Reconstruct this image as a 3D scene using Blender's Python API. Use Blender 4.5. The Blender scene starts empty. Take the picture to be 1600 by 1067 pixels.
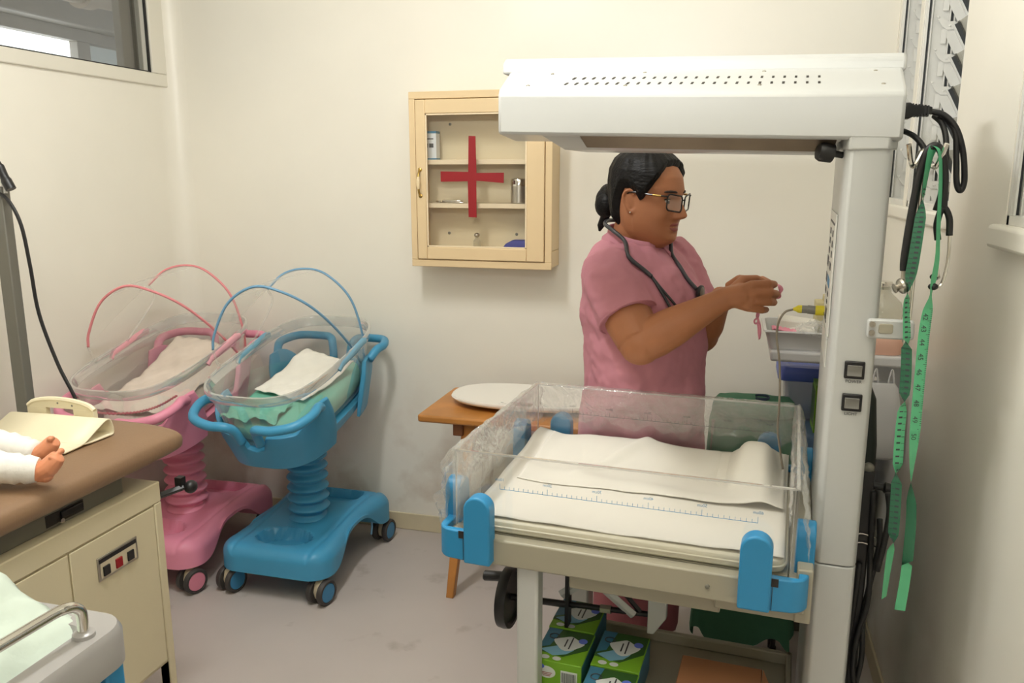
import bpy, math, random
import numpy as np
from mathutils import Vector, Matrix, Euler

random.seed(7)
scene = bpy.context.scene
COL = scene.collection
PI = math.pi
R = math.radians

# ------------------------------------------------------------------ camera, world, lights, exposure
cam_d = bpy.data.cameras.new('camera')
cam_d.sensor_fit = 'HORIZONTAL'
cam_d.sensor_width = 36.0
cam_d.lens = 1270.0 / 1600.0 * 36.0
cam_d.clip_start = 0.02
cam = bpy.data.objects.new('camera', cam_d)
COL.objects.link(cam)
cam.location = (0, 0, 1.5)
cam.rotation_euler = (R(90) - math.atan(258.5 / 1270.0), 0, R(15.4))
scene.camera = cam

world = bpy.data.worlds.new('world')
scene.world = world
world.use_nodes = True
world.node_tree.nodes['Background'].inputs[0].default_value = (0.75, 0.85, 1.0, 1)
world.node_tree.nodes['Background'].inputs[1].default_value = 1.6


def area(name, loc, size, power, color, rot=(0, 0, 0)):
    l = bpy.data.lights.new(name, 'AREA')
    l.shape = 'RECTANGLE'
    l.size, l.size_y = size
    l.energy = power
    l.color = color
    o = bpy.data.objects.new(name, l)
    o.location = loc
    o.rotation_euler = rot
    COL.objects.link(o)
    return o


LAMP = (0.985, 0.99, 0.975)
# ceiling tube that throws the cabinet and cot shadows down the back wall
area('ceiling_tube_light', (-1.0, 1.45, 2.66), (0.14, 0.62), 22, LAMP)
# tube on the rear wall, behind the camera
area('rear_tube_light', (0.2, -4.0, 2.3), (1.2, 0.25), 18, LAMP, (R(78), 0, 0))
# photographer's flash, turned up to bounce off the ceiling
area('bounce_flash', (-0.36, 0.35, 1.98), (0.3, 0.3), 50, LAMP, (R(180 - 22), 0, R(15)))

scene.view_settings.view_transform = 'Standard'
scene.view_settings.look = 'None'
scene.view_settings.gamma = 1.0
scene.view_settings.use_curve_mapping = False
scene.view_settings.exposure = 0.03
try:
    scene.cycles.max_bounces = 10
    scene.cycles.diffuse_bounces = 5
    scene.cycles.transparent_max_bounces = 32
    scene.cycles.use_denoising = True
    scene.cycles.caustics_reflective = False
    scene.cycles.caustics_refractive = False
    scene.cycles.sample_clamp_indirect = 4.0
except Exception:
    pass


# ------------------------------------------------------------------ materials
def lin(c):
    return tuple(((x / 255.0) / 12.92 if x / 255.0 <= 0.04045 else ((x / 255.0 + 0.055) / 1.055) ** 2.4) for x in c)


def mat(name, rgb, rough=0.5, metal=0.0, var=0.0, scale=8.0, bump=0.0, bscale=60.0, coat=0.0, spec=0.5, sub=0.0):
    m = bpy.data.materials.new(name)
    m.use_nodes = True
    nt = m.node_tree
    b = nt.nodes['Principled BSDF']
    c = lin(rgb)
    b.inputs['Base Color'].default_value = (*c, 1)
    b.inputs['Roughness'].default_value = rough
    b.inputs['Metallic'].default_value = metal
    b.inputs['Specular IOR Level'].default_value = spec
    if coat:
        b.inputs['Coat Weight'].default_value = coat
        b.inputs['Coat Roughness'].default_value = 0.15
    if sub:
        b.inputs['Subsurface Weight'].default_value = sub
        b.inputs['Subsurface Radius'].default_value = (0.012, 0.005, 0.003)
        b.inputs['Subsurface Scale'].default_value = 1.0
    if var or bump:
        tc = nt.nodes.new('ShaderNodeTexCoord')
    if var:
        n = nt.nodes.new('ShaderNodeTexNoise')
        n.inputs['Scale'].default_value = scale
        n.inputs['Detail'].default_value = 6
        nt.links.new(tc.outputs['Object'], n.inputs['Vector'])
        r = nt.nodes.new('ShaderNodeValToRGB')
        r.color_ramp.elements[0].position = 0.3
        r.color_ramp.elements[1].position = 0.7
        r.color_ramp.elements[0].color = (*[x * (1 - var) for x in c], 1)
        r.color_ramp.elements[1].color = (*[min(1, x * (1 + var * 0.5)) for x in c], 1)
        nt.links.new(n.outputs['Fac'], r.inputs['Fac'])
        nt.links.new(r.outputs['Color'], b.inputs['Base Color'])
    if bump:
        n2 = nt.nodes.new('ShaderNodeTexNoise')
        n2.inputs['Scale'].default_value = bscale
        n2.inputs['Detail'].default_value = 4
        nt.links.new(tc.outputs['Object'], n2.inputs['Vector'])
        bp = nt.nodes.new('ShaderNodeBump')
        bp.inputs['Strength'].default_value = bump
        bp.inputs['Distance'].default_value = 0.004
        nt.links.new(n2.outputs['Fac'], bp.inputs['Height'])
        nt.links.new(bp.outputs['Normal'], b.inputs['Normal'])
    return m


def clear(name, haze=0.08, gloss=0.10, tint=(255, 255, 255), rough=0.03, bump=0.0, bscale=30.0, edge=0.35, hazecol=(240, 240, 235), stretch=None):
    """thin clear plastic: see-through with a little white scatter and a reflection that grows at grazing angles"""
    m = bpy.data.materials.new(name)
    m.use_nodes = True
    nt = m.node_tree
    nt.nodes.remove(nt.nodes['Principled BSDF'])
    out = nt.nodes['Material Output']
    tr = nt.nodes.new('ShaderNodeBsdfTransparent')
    tr.inputs[0].default_value = (*lin(tint), 1)
    df = nt.nodes.new('ShaderNodeBsdfDiffuse')
    df.inputs[0].default_value = (*lin(hazecol), 1)
    tl = nt.nodes.new('ShaderNodeBsdfTranslucent')
    tl.inputs[0].default_value = (*lin(hazecol), 1)
    md = nt.nodes.new('ShaderNodeMixShader')
    md.inputs[0].default_value = 0.5
    nt.links.new(df.outputs[0], md.inputs[1])
    nt.links.new(tl.outputs[0], md.inputs[2])
    gl = nt.nodes.new('ShaderNodeBsdfGlossy')
    gl.inputs['Roughness'].default_value = rough
    gl.inputs['Color'].default_value = (1, 1, 1, 1)
    lw = nt.nodes.new('ShaderNodeLayerWeight')
    lw.inputs['Blend'].default_value = 0.35
    mr = nt.nodes.new('ShaderNodeMapRange')
    mr.inputs['To Min'].default_value = haze
    mr.inputs['To Max'].default_value = min(0.9, haze + edge)
    nt.links.new(lw.outputs['Facing'], mr.inputs['Value'])
    m1 = nt.nodes.new('ShaderNodeMixShader')
    nt.links.new(mr.outputs[0], m1.inputs[0])
    nt.links.new(tr.outputs[0], m1.inputs[1])
    nt.links.new(md.outputs[0], m1.inputs[2])
    mr2 = nt.nodes.new('ShaderNodeMapRange')
    mr2.inputs['To Min'].default_value = gloss * 0.4
    mr2.inputs['To Max'].default_value = min(0.9, gloss * 4)
    nt.links.new(lw.outputs['Facing'], mr2.inputs['Value'])
    m2 = nt.nodes.new('ShaderNodeMixShader')
    nt.links.new(mr2.outputs[0], m2.inputs[0])
    nt.links.new(m1.outputs[0], m2.inputs[1])
    nt.links.new(gl.outputs[0], m2.inputs[2])
    if bump:
        tc = nt.nodes.new('ShaderNodeTexCoord')
        mp = nt.nodes.new('ShaderNodeMapping')
        if stretch:
            mp.inputs['Scale'].default_value = stretch
        nt.links.new(tc.outputs['Object'], mp.inputs['Vector'])
        n2 = nt.nodes.new('ShaderNodeTexNoise')
        n2.inputs['Scale'].default_value = bscale
        n2.inputs['Detail'].default_value = 3
        n2.inputs['Distortion'].default_value = 1.0
        nt.links.new(mp.outputs[0], n2.inputs['Vector'])
        bp = nt.nodes.new('ShaderNodeBump')
        bp.inputs['Strength'].default_value = bump
        bp.inputs['Distance'].default_value = 0.02
        nt.links.new(n2.outputs['Fac'], bp.inputs['Height'])
        nt.links.new(bp.outputs['Normal'], gl.inputs['Normal'])
        nt.links.new(bp.outputs['Normal'], lw.inputs['Normal'])
    nt.links.new(m2.outputs[0], out.inputs['Surface'])
    return m


def emis(name, rgb, s):
    m = bpy.data.materials.new(name)
    m.use_nodes = True
    b = m.node_tree.nodes['Principled BSDF']
    b.inputs['Base Color'].default_value = (*lin(rgb), 1)
    b.inputs['Emission Color'].default_value = (*lin(rgb), 1)
    b.inputs['Emission Strength'].default_value = s
    return m


def wall_mat(name, rgb, stain=0.0):
    """gloss-painted plaster: slow tonal drift, trowel relief, brown grime marks low on the wall"""
    m = mat(name, rgb, rough=0.36, var=0.045, scale=1.6, bump=0.16, bscale=7.0)
    if stain:
        nt = m.node_tree
        b = nt.nodes['Principled BSDF']
        src = b.inputs['Base Color'].links[0].from_socket
        tc = nt.nodes.new('ShaderNodeTexCoord')
        n = nt.nodes.new('ShaderNodeTexNoise')
        n.inputs['Scale'].default_value = 5.0
        n.inputs['Detail'].default_value = 8
        nt.links.new(tc.outputs['Object'], n.inputs['Vector'])
        sx = nt.nodes.new('ShaderNodeSeparateXYZ')
        nt.links.new(tc.outputs['Object'], sx.inputs[0])
        mr = nt.nodes.new('ShaderNodeMapRange')
        mr.inputs['From Min'].default_value = 0.75
        mr.inputs['From Max'].default_value = 0.05
        nt.links.new(sx.outputs['Z'], mr.inputs['Value'])
        mu = nt.nodes.new('ShaderNodeMath')
        mu.operation = 'MULTIPLY'
        nt.links.new(mr.outputs[0], mu.inputs[0])
        mr2 = nt.nodes.new('ShaderNodeMapRange')
        mr2.inputs['From Min'].default_value = 0.48
        mr2.inputs['From Max'].default_value = 0.75
        mr2.inputs['To Max'].default_value = stain
        nt.links.new(n.outputs['Fac'], mr2.inputs['Value'])
        nt.links.new(mr2.outputs[0], mu.inputs[1])
        mx = nt.nodes.new('ShaderNodeMix')
        mx.data_type = 'RGBA'
        nt.links.new(mu.outputs[0], mx.inputs[0])
        nt.links.new(src, mx.inputs[6])
        mx.inputs[7].default_value = (*lin((150, 112, 70)), 1)
        nt.links.new(mx.outputs[2], b.inputs['Base Color'])
    return m


def floor_mat():
    m = mat('floor_vinyl', (190, 181, 176), rough=0.42, var=0.05, scale=3.0, bump=0.03, bscale=150)
    nt = m.node_tree
    b = nt.nodes['Principled BSDF']
    src = b.inputs['Base Color'].links[0].from_socket
    tc = nt.nodes.new('ShaderNodeTexCoord')
    n = nt.nodes.new('ShaderNodeTexNoise')
    n.inputs['Scale'].default_value = 6.5
    n.inputs['Detail'].default_value = 7
    nt.links.new(tc.outputs['Object'], n.inputs['Vector'])
    mr = nt.nodes.new('ShaderNodeMapRange')
    mr.inputs['From Min'].default_value = 0.63
    mr.inputs['From Max'].default_value = 0.78
    mr.inputs['To Max'].default_value = 0.6
    nt.links.new(n.outputs['Fac'], mr.inputs['Value'])
    mx = nt.nodes.new('ShaderNodeMix')
    mx.data_type = 'RGBA'
    nt.links.new(mr.outputs[0], mx.inputs[0])
    nt.links.new(src, mx.inputs[6])
    mx.inputs[7].default_value = (*lin((128, 116, 104)), 1)
    nt.links.new(mx.outputs[2], b.inputs['Base Color'])
    return m


WALL = (238, 234, 223)
MT = dict(
    wall=wall_mat('wall_paint', WALL, 0.7), wall2=wall_mat('wall_paint_side', WALL, 0.35),
    ceil=mat('ceiling_paint', (232, 228, 214), 0.8), floor=floor_mat(),
    base=mat('skirting_paint', (214, 202, 172), 0.4, var=0.1, scale=5),
    alu=mat('aluminium', (230, 229, 224), 0.4, 0.1, var=0.05, scale=20), alud=mat('dark_metal_groove_shade', (70, 72, 74), 0.5, 0.6),  # alud: dark metal, also the painted shade in louvre grooves
    alupaint=mat('white_aluminium', (226, 222, 210), 0.4), rubber=mat('black_rubber', (24, 23, 24), 0.5),
    louvre=clear('louvre_glass', haze=0.03, gloss=0.05, tint=(232, 230, 224), hazecol=(210, 205, 190), rough=0.12, edge=0.15),
    glass=clear('window_glass', haze=0.03, gloss=0.06, tint=(225, 225, 222), edge=0.05),
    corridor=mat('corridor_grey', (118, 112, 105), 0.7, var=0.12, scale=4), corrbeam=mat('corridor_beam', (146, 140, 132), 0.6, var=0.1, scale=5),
    pipe=mat('corridor_pipe', (168, 152, 136), 0.6, var=0.1), daylight=emis('daylight_pane', (236, 244, 250), 4.5), frost=emis('frosted_pane', (150, 158, 158), 0.6),
    white=mat('warmer_enamel', (196, 197, 195), 0.32, var=0.02, scale=3, coat=0.2), cream=mat('rail_enamel', (162, 156, 138), 0.38, var=0.03, scale=4),
    steel=mat('brushed_steel', (186, 180, 168), 0.3, 0.9, var=0.06, scale=12), dark=mat('dark_recess', (40, 34, 30), 0.6), chrome=mat('chrome', (225, 222, 215), 0.12, 1.0),
    black=mat('black_plastic', (26, 25, 26), 0.4), grey=mat('grey_switch', (120, 118, 112), 0.4), clip=mat('sky_blue_plastic', (46, 136, 186), 0.38, var=0.03),
    acry=clear('acrylic_sheet', haze=0.035, gloss=0.08, edge=0.10), acryedge=clear('acrylic_edge', haze=0.34, gloss=0.2, edge=0.3), film=clear('crumpled_film', haze=0.09, gloss=0.10, edge=0.32, rough=0.10, bump=0.9, bscale=26),
    ink=mat('blue_ink', (70, 140, 190), 0.5), inkd=mat('dark_ink', (60, 62, 68), 0.5), seam=mat('seam_line', (120, 112, 95), 0.6),
    heater=mat('heater_steel', (120, 106, 92), 0.34, 0.9, var=0.12, scale=14), matt=mat('mattress_vinyl', (214, 208, 184), 0.4, bump=0.2, bscale=25), paper=mat('white_paper_sheet', (226, 222, 212), 0.75, var=0.015, scale=6, bump=0.15, bscale=18),
    sticker=mat('control_sticker', (226, 226, 220), 0.3), yellow=mat('yellow_plastic', (222, 205, 40), 0.4), cable=mat('grey_cable', (128, 118, 104), 0.45),
    blue=mat('trolley_blue', (66, 150, 192), 0.4, var=0.05, scale=6, bump=0.05, bscale=200), blued=mat('hub_blue', (60, 130, 175), 0.45), pink=mat('trolley_pink', (230, 146, 172), 0.42, var=0.05, scale=6), pinkh=mat('hub_pink', (222, 138, 160), 0.45),
    tyre=mat('tyre_grey', (62, 58, 56), 0.55), caster=mat('caster_cream', (196, 184, 158), 0.5), tub=clear('clear_tub', haze=0.08, gloss=0.10, edge=0.30, hazecol=(226, 226, 220)), tubrim=clear('clear_tub_rim', haze=0.34, gloss=0.2, edge=0.25, hazecol=(225, 228, 226)),
    net=clear('canopy_film', haze=0.13, gloss=0.03, edge=0.12, rough=0.4), bluehoop=mat('hoop_blue', (112, 158, 192), 0.45), pinkhoop=mat('hoop_pink', (226, 140, 146), 0.45),
    blueg=mat('grip_blue', (128, 180, 208), 0.5), pinkg=mat('grip_pink', (236, 172, 184), 0.5), green=mat('green_sheet', (112, 186, 164), 0.8, var=0.08, scale=12, bump=0.4, bscale=40),
    cloth=mat('white_cloth', (236, 233, 224), 0.85, var=0.03, scale=20, bump=0.3, bscale=120), lace=mat('pink_lace', (204, 100, 112), 0.8), floral=mat('pale_sheet', (226, 212, 200), 0.85, var=0.07, scale=14),
    cab=mat('cabinet_paint', (222, 197, 156), 0.42, var=0.04, scale=5, bump=0.05, bscale=60), cabin=mat('cabinet_inside', (222, 208, 174), 0.5, var=0.05, scale=6), cabedge=mat('cabinet_trim', (230, 212, 180), 0.45), cglass=clear('cabinet_glass', haze=0.02, gloss=0.04, edge=0.05),
    red=mat('red_tape', (142, 14, 24), 0.45), brass=mat('aged_brass', (180, 150, 84), 0.3, 0.9), porcelain=mat('handle_cream', (226, 205, 165), 0.3), navy=mat('navy_cloth', (52, 58, 140), 0.7),
    wood=mat('varnished_wood', (190, 128, 62), 0.4, var=0.25, scale=7), woodd=mat('wood_shaded', (128, 78, 44), 0.5, var=0.2, scale=8), scale=mat('scale_white', (238, 235, 228), 0.35),  # woodd: darker copy of the wood, with shade below the tabletop painted in
    vinyl=mat('brown_vinyl', (136, 108, 82), 0.5, var=0.06, scale=5, bump=0.12, bscale=160), metalgrey=mat('grey_steel_frame', (120, 118, 108), 0.45, 0.3), table=mat('table_enamel', (206, 195, 164), 0.45, var=0.03, scale=5, bump=0.05, bscale=120),
    crm=mat('cream_vinyl', (232, 222, 192), 0.42, var=0.02), sock=mat('white_legging', (236, 233, 226), 0.85, bump=0.3, bscale=70), doll=mat('doll_vinyl', (216, 142, 104), 0.4),
    polegrey=mat('pole_grey', (118, 116, 108), 0.45, 0.2), troll=mat('trolley_white', (158, 155, 153), 0.3, coat=0.2), cart=mat('cart_white', (214, 214, 214), 0.32, coat=0.2), mint=mat('mint_sheet', (196, 208, 196), 0.85, var=0.03, scale=9, bump=0.25, bscale=60),
    skin=None, hair=None, scrub=mat('pink_scrub', (192, 128, 141), 0.8, var=0.05, scale=7, bump=0.10, bscale=22), scrubd=mat('pink_trouser', (172, 104, 114), 0.85, var=0.05, scale=7, bump=0.2, bscale=25),
    rib=mat('pink_ribbon', (236, 150, 170), 0.6), gboxg=mat('box_green', (120, 172, 40), 0.45), gboxd=mat('box_dark_green', (52, 92, 40), 0.45), gboxb=mat('box_teal', (62, 120, 150), 0.45), gboxw=mat('box_white_print', (222, 226, 226), 0.5), card=mat('cardboard', (148, 100, 66), 0.8, var=0.06, scale=9),
    lid=mat('lid_blue', (104, 124, 222), 0.4), lid2=mat('lid_slate', (106, 134, 176), 0.4), bin=clear('bin_clear', haze=0.4, gloss=0.12, edge=0.2, hazecol=(190, 194, 205), tint=(200, 205, 215)), drape=mat('surgical_green', (78, 132, 104), 0.85, var=0.08, scale=9, bump=0.3, bscale=30), drapeprint=mat('drape_print', (60, 74, 96), 0.8),
    tape=mat('tape_green', (78, 184, 124), 0.5), tapedk=mat('tape_back_green', (44, 100, 72), 0.5), jar=clear('jar_glass', haze=0.16, gloss=0.12, edge=0.35, tint=(236, 236, 228)), peach=mat('peach_bag', (228, 182, 160), 0.6), darkbag=mat('dark_bag', (40, 48, 44), 0.6), mug=mat('dull_beige_box', (196, 184, 140), 0.6), shoe=mat('white_shoe', (228, 226, 220), 0.5),
)


# ------------------------------------------------------------------ mesh builder
class MB:
    def __init__(self):
        self.v = []
        self.f = []

    def add(self, vs, fs):
        b = len(self.v)
        self.v += [tuple(map(float, p)) for p in vs]
        self.f += [tuple(i + b for i in f) for f in fs]
        return self

    def box(self, x0, x1, y0, y1, z0, z1, M=None):
        vs = [Vector((x, y, z)) for x in (x0, x1) for y in (y0, y1) for z in (z0, z1)]
        if M is not None:
            vs = [M @ p for p in vs]
        return self.add(vs, [(0, 1, 3, 2), (4, 6, 7, 5), (0, 4, 5, 1), (2, 3, 7, 6), (0, 2, 6, 4), (1, 5, 7, 3)])

    def rings(self, rs, cap0=True, cap1=True, closed=True):
        n = len(rs[0])
        vs = [p for r in rs for p in r]
        fs = []
        for i in range(len(rs) - 1):
            for j in range(n if closed else n - 1):
                a, b = i * n + j, i * n + (j + 1) % n
                fs.append((a, b, b + n, a + n))
        if cap0:
            fs.append(tuple(reversed(range(n))))
        if cap1:
            fs.append(tuple(range((len(rs) - 1) * n, len(rs) * n)))
        return self.add(vs, fs)

    def tube(self, pts, r, n=10, caps=True, closed=False, flat=None):
        P = [Vector(p) for p in pts]
        N = len(P)
        rr = r if isinstance(r, (list, tuple)) else [r] * N
        T = []
        for i in range(N):
            if closed:
                t = P[(i + 1) % N] - P[i - 1]
            else:
                t = P[min(i + 1, N - 1)] - P[max(i - 1, 0)]
            T.append(t.normalized() if t.length > 1e-9 else Vector((0, 0, 1)))
        a = Vector((0, 0, 1)) if abs(T[0].z) < 0.9 else Vector((1, 0, 0))
        nrm = (a - T[0] * a.dot(T[0])).normalized()
        rs = []
        for i in range(N):
            nrm = (nrm - T[i] * nrm.dot(T[i]))
            nrm = nrm.normalized() if nrm.length > 1e-6 else T[i].orthogonal().normalized()
            bi = T[i].cross(nrm)
            k = flat if flat else 1.0
            rs.append([P[i] + (nrm * math.cos(2 * PI * j / n) + bi * (k * math.sin(2 * PI * j / n))) * rr[i] for j in range(n)])
        if closed:
            rs.append(rs[0])
            return self.rings(rs, False, False)
        return self.rings(rs, caps, caps)

    def lathe(self, prof, n=28, M=None, cap0=True, cap1=True):
        rs = []
        for (r, z) in prof:
            ring = [Vector((r * math.cos(2 * PI * j / n), r * math.sin(2 * PI * j / n), z)) for j in range(n)]
            rs.append([M @ p for p in ring] if M is not None else ring)
        return self.rings(rs, cap0, cap1)

    def prism(self, poly, t0, t1, axis='z', M=None):
        """poly: 2D outline; axis: extrusion axis"""
        def mp(a, b, t):
            p = {'z': (a, b, t), 'y': (a, t, b), 'x': (t, a, b)}[axis]
            p = Vector(p)
            return M @ p if M is not None else p
        return self.rings([[mp(a, b, t0) for a, b in poly], [mp(a, b, t1) for a, b in poly]])

    def grid(self, nx, ny, fn):
        vs = [fn(i / nx, j / ny) for j in range(ny + 1) for i in range(nx + 1)]
        fs = [(j * (nx + 1) + i, j * (nx + 1) + i + 1, (j + 1) * (nx + 1) + i + 1, (j + 1) * (nx + 1) + i) for j in range(ny) for i in range(nx)]
        return self.add(vs, fs)

    def ball(self, c, r, n=16, m=10, M=None):
        if not isinstance(r, (list, tuple)):
            r = (r, r, r)
        rs = []
        for i in range(m + 1):
            th = PI * i / m
            s = max(math.sin(th), 0.003)
            rs.append([Vector((r[0] * s * math.cos(2 * PI * j / n), r[1] * s * math.sin(2 * PI * j / n), -r[2] * math.cos(th))) for j in range(n)])
        C = Vector(c)
        rs = [[(M @ p if M is not None else p) + C for p in q] for q in rs]
        return self.rings(rs)


def mesh(name, mb, m, smooth=True, angle=38):
    me = bpy.data.meshes.new(name)
    me.from_pydata(mb.v, [], mb.f)
    me.validate()
    me.update()
    if m is not None:
        me.materials.append(m)
    if smooth:
        me.polygons.foreach_set('use_smooth', [True] * len(me.polygons))
        me.set_sharp_from_angle(angle=R(angle))
    return me


def fixn(me):
    import bmesh
    bm = bmesh.new()
    bm.from_mesh(me)
    bmesh.ops.recalc_face_normals(bm, faces=bm.faces)
    bm.to_mesh(me)
    bm.free()


def obj(name, mb, m, parent=None, bev=0.0, seg=2, smooth=True, angle=38, solid=0.0, label=None, kind=None, loc=None, rot=None, subs=0):
    me = mesh(name, mb, m, smooth, angle) if isinstance(mb, MB) else mb
    if isinstance(mb, MB):
        fixn(me)
    o = bpy.data.objects.new(name, me)
    COL.objects.link(o)
    if parent is not None:
        o.parent = parent
    if loc is not None:
        o.location = loc
    if rot is not None:
        o.rotation_euler = rot
    if subs:
        s = o.modifiers.new('sub', 'SUBSURF')
        s.levels = s.render_levels = subs
    if solid:
        s = o.modifiers.new('solid', 'SOLIDIFY')
        s.thickness = solid
        s.offset = 0
    if bev:
        b = o.modifiers.new('bev', 'BEVEL')
        b.width = bev
        b.segments = seg
        b.limit_method = 'ANGLE'
        b.angle_limit = R(40)
        b.harden_normals = False
    if label:
        o['label'] = label
    if kind:
        o['kind'] = kind
    return o


def thing(name, label, cat, loc=(0, 0, 0), rotz=0.0, group=None):
    o = bpy.data.objects.new(name, None)
    o.empty_display_size = 0.05
    COL.objects.link(o)
    o.location = loc
    o.rotation_euler = (0, 0, rotz)
    return tag(o, label, cat, group)


def tag(o, label, cat, group=None):
    o['label'] = label
    o['category'] = cat
    if group:
        o['group'] = group
    return o


def struct(name, mb, m, parent=None, **k):
    o = obj(name, mb, m, parent, **k)
    if parent is None:
        o['kind'] = 'structure'
    return o


def spl(pts, n=8, closed=False):
    """Catmull-Rom through pts"""
    P = [Vector(p) for p in pts]
    N = len(P)
    out = []
    for i in range(N if closed else N - 1):
        p1, p2 = P[i], P[(i + 1) % N]
        p0 = P[i - 1] if (closed or i > 0) else p1 * 2 - p2
        p3 = P[(i + 2) % N] if (closed or i + 2 < N) else p2 * 2 - p1
        for k in range(n):
            t = k / n
            out.append(0.5 * ((2 * p1) + (p2 - p0) * t + (2 * p0 - 5 * p1 + 4 * p2 - p3) * t * t + (3 * p1 - p0 - 3 * p2 + p3) * t ** 3))
    if not closed:
        out.append(P[-1])
    return out


def sel(a, b, n=40, p=3.0):
    """superellipse outline"""
    o = []
    for j in range(n):
        t = 2 * PI * j / n
        c, s = math.cos(t), math.sin(t)
        o.append((a * math.copysign(abs(c) ** (2 / p), c), b * math.copysign(abs(s) ** (2 / p), s)))
    return o


def rrect(x0, x1, y0, y1, r, n=5):
    o = []
    for (cx, cy, a0) in ((x1 - r, y1 - r, 0), (x0 + r, y1 - r, 90), (x0 + r, y0 + r, 180), (x1 - r, y0 + r, 270)):
        for k in range(n + 1):
            a = R(a0 + 90 * k / n)
            o.append((cx + r * math.cos(a), cy + r * math.sin(a)))
    return o


def text(mb, s, size, fn, align='CENTER', depth=0.0):
    """add flat lettering to mb; fn maps text-plane (x, y) to 3D"""
    cu = bpy.data.curves.new('lettering', 'FONT')
    cu.body = s
    cu.size = size
    cu.align_x = align
    cu.align_y = 'CENTER'
    cu.resolution_u = 3
    o = bpy.data.objects.new('lettering', cu)
    COL.objects.link(o)
    dg = bpy.context.evaluated_depsgraph_get()
    me = o.evaluated_get(dg).to_mesh()
    mb.add([fn(v.co.x, v.co.y) for v in me.vertices], [tuple(p.vertices) for p in me.polygons])
    o.evaluated_get(dg).to_mesh_clear()
    bpy.data.objects.remove(o)
    bpy.data.curves.remove(cu)
    return mb


def smst(a, b, x):
    t = min(1, max(0, (x - a) / (b - a)))
    return t * t * (3 - 2 * t)


def interp(tab, x):
    if x <= tab[0][0]:
        return tab[0][1:]
    for a, b in zip(tab, tab[1:]):
        if x <= b[0]:
            t = (x - a[0]) / (b[0] - a[0])
            return tuple(p + (q - p) * t for p, q in zip(a[1:], b[1:]))
    return tab[-1][1:]


def fbm(x, y, s=0):
    return (math.sin(x * 1.7 + s) * math.cos(y * 2.3 - s * 1.3) + 0.5 * math.sin(x * 4.1 + y * 3.3 + s * 2.1) + 0.3 * math.cos(x * 7.7 - y * 6.1 + s)) / 1.8


# ------------------------------------------------------------------ room shell
XL, XR, YB, YF, ZC = -2.33, 0.475, 3.058, -4.2, 2.75
struct('floor', MB().box(XL - 0.2, XR + 0.2, YF - 0.2, YB + 0.2, -0.1, 0.0), MT['floor'], smooth=False)
struct('ceiling', MB().box(XL - 0.2, XR + 0.2, YF - 0.2, YB + 0.2, ZC, ZC + 0.1), MT['ceil'], smooth=False)
struct('wall_back', MB().box(XL - 0.16, XR + 0.16, YB, YB + 0.15, 0, ZC), MT['wall'], smooth=False)
struct('wall_front', MB().box(XL - 0.16, XR + 0.16, YF - 0.15, YF, 0, ZC), MT['wall2'], smooth=False)
# left wall round window_1
w1y0, w1y1, w1z0, w1z1 = 1.55, 3.022, 1.861, 2.5
struct('wall_left', MB().box(XL - 0.15, XL, YF, w1y0, 0, ZC).box(XL - 0.15, XL, w1y1, YB, 0, ZC).box(XL - 0.15, XL, w1y0, w1y1, 0, w1z0).box(XL - 0.15, XL, w1y0, w1y1, w1z1, ZC), MT['wall2'], smooth=False)
# rounded plaster cove in the back left corner
cv = [(0, 0), (0.075, 0)] + [(0.075 - 0.075 * math.sin(R(a)), -0.075 + 0.075 * math.cos(R(a))) for a in range(0, 91, 10)] + [(0, -0.075)]
struct('trim_1', MB().prism([(XL + a, YB + b) for a, b in cv], 0, ZC), MT['wall2'])
# right wall with three louvre openings
bays = [(2.70, 3.03), (2.14, 2.655), (0.85, 1.70)]
wr = MB().box(XR, XR + 0.16, YF, YB, 0, 1.41).box(XR, XR + 0.16, YF, YB, 2.45, ZC)
for a, b in ((YF, 0.85), (1.70, 2.14), (2.655, 2.70), (3.03, YB)):
    wr.box(XR, XR + 0.16, a, b, 1.41, 2.45)
struct('wall_right', wr, MT['wall2'], smooth=False)
struct('baseboard_back', MB().box(XL + 0.07, XR, YB - 0.008, YB, 0, 0.075), MT['base'], bev=0.003)
struct('baseboard_left', MB().box(XL, XL + 0.008, YF, YB - 0.07, 0, 0.075), MT['base'], bev=0.003)
struct('baseboard_right', MB().box(XR - 0.008, XR, YF, YB, 0, 0.075), MT['base'], bev=0.003)
# plaster sill lips under the louvres
struct('trim_2', MB().box(XR - 0.012, XR + 0.16, 2.12, YB, 1.375, 1.412), MT['wall2'], bev=0.006)
struct('trim_3', MB().box(XR - 0.02, XR + 0.16, 0.83, 1.735, 1.368, 1.412), MT['wall2'], bev=0.008)

# window_1: white aluminium slider in the left wall
wf = MB()
x0, x1 = XL - 0.06, XL + 0.012
wf.box(x0, x1, w1y0, w1y1, w1z0, w1z0 + 0.05).box(x0, x1, w1y0, w1y1, w1z1 - 0.05, w1z1).box(x0, x1, w1y1 - 0.085, w1y1, w1z0 + 0.05, w1z1 - 0.05).box(x0, x1, w1y0, w1y0 + 0.085, w1z0 + 0.05, w1z1 - 0.05)
w1 = struct('window_1', wf, MT['alupaint'], bev=0.004)
gk = MB()
iy0, iy1, iz0, iz1 = w1y0 + 0.085, w1y1 - 0.085, w1z0 + 0.05, w1z1 - 0.05
for q in ((iy0, iy1, iz0, iz0 + 0.005), (iy0, iy1, iz1 - 0.005, iz1), (iy1 - 0.010, iy1, iz0, iz1), (iy0, iy0 + 0.010, iz0, iz1)):
    gk.box(XL - 0.004, XL + 0.003, *q)
obj('gasket', gk, MT['black'], w1)
obj('sash_stile', MB().box(XL - 0.075, XL - 0.04, iy1 - 0.1, iy1 - 0.012, iz0, iz1), MT['corrbeam'], w1, bev=0.003)
obj('pane', MB().box(XL - 0.036, XL - 0.031, iy0, iy1, iz0, iz1), MT['glass'], w1)
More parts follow.
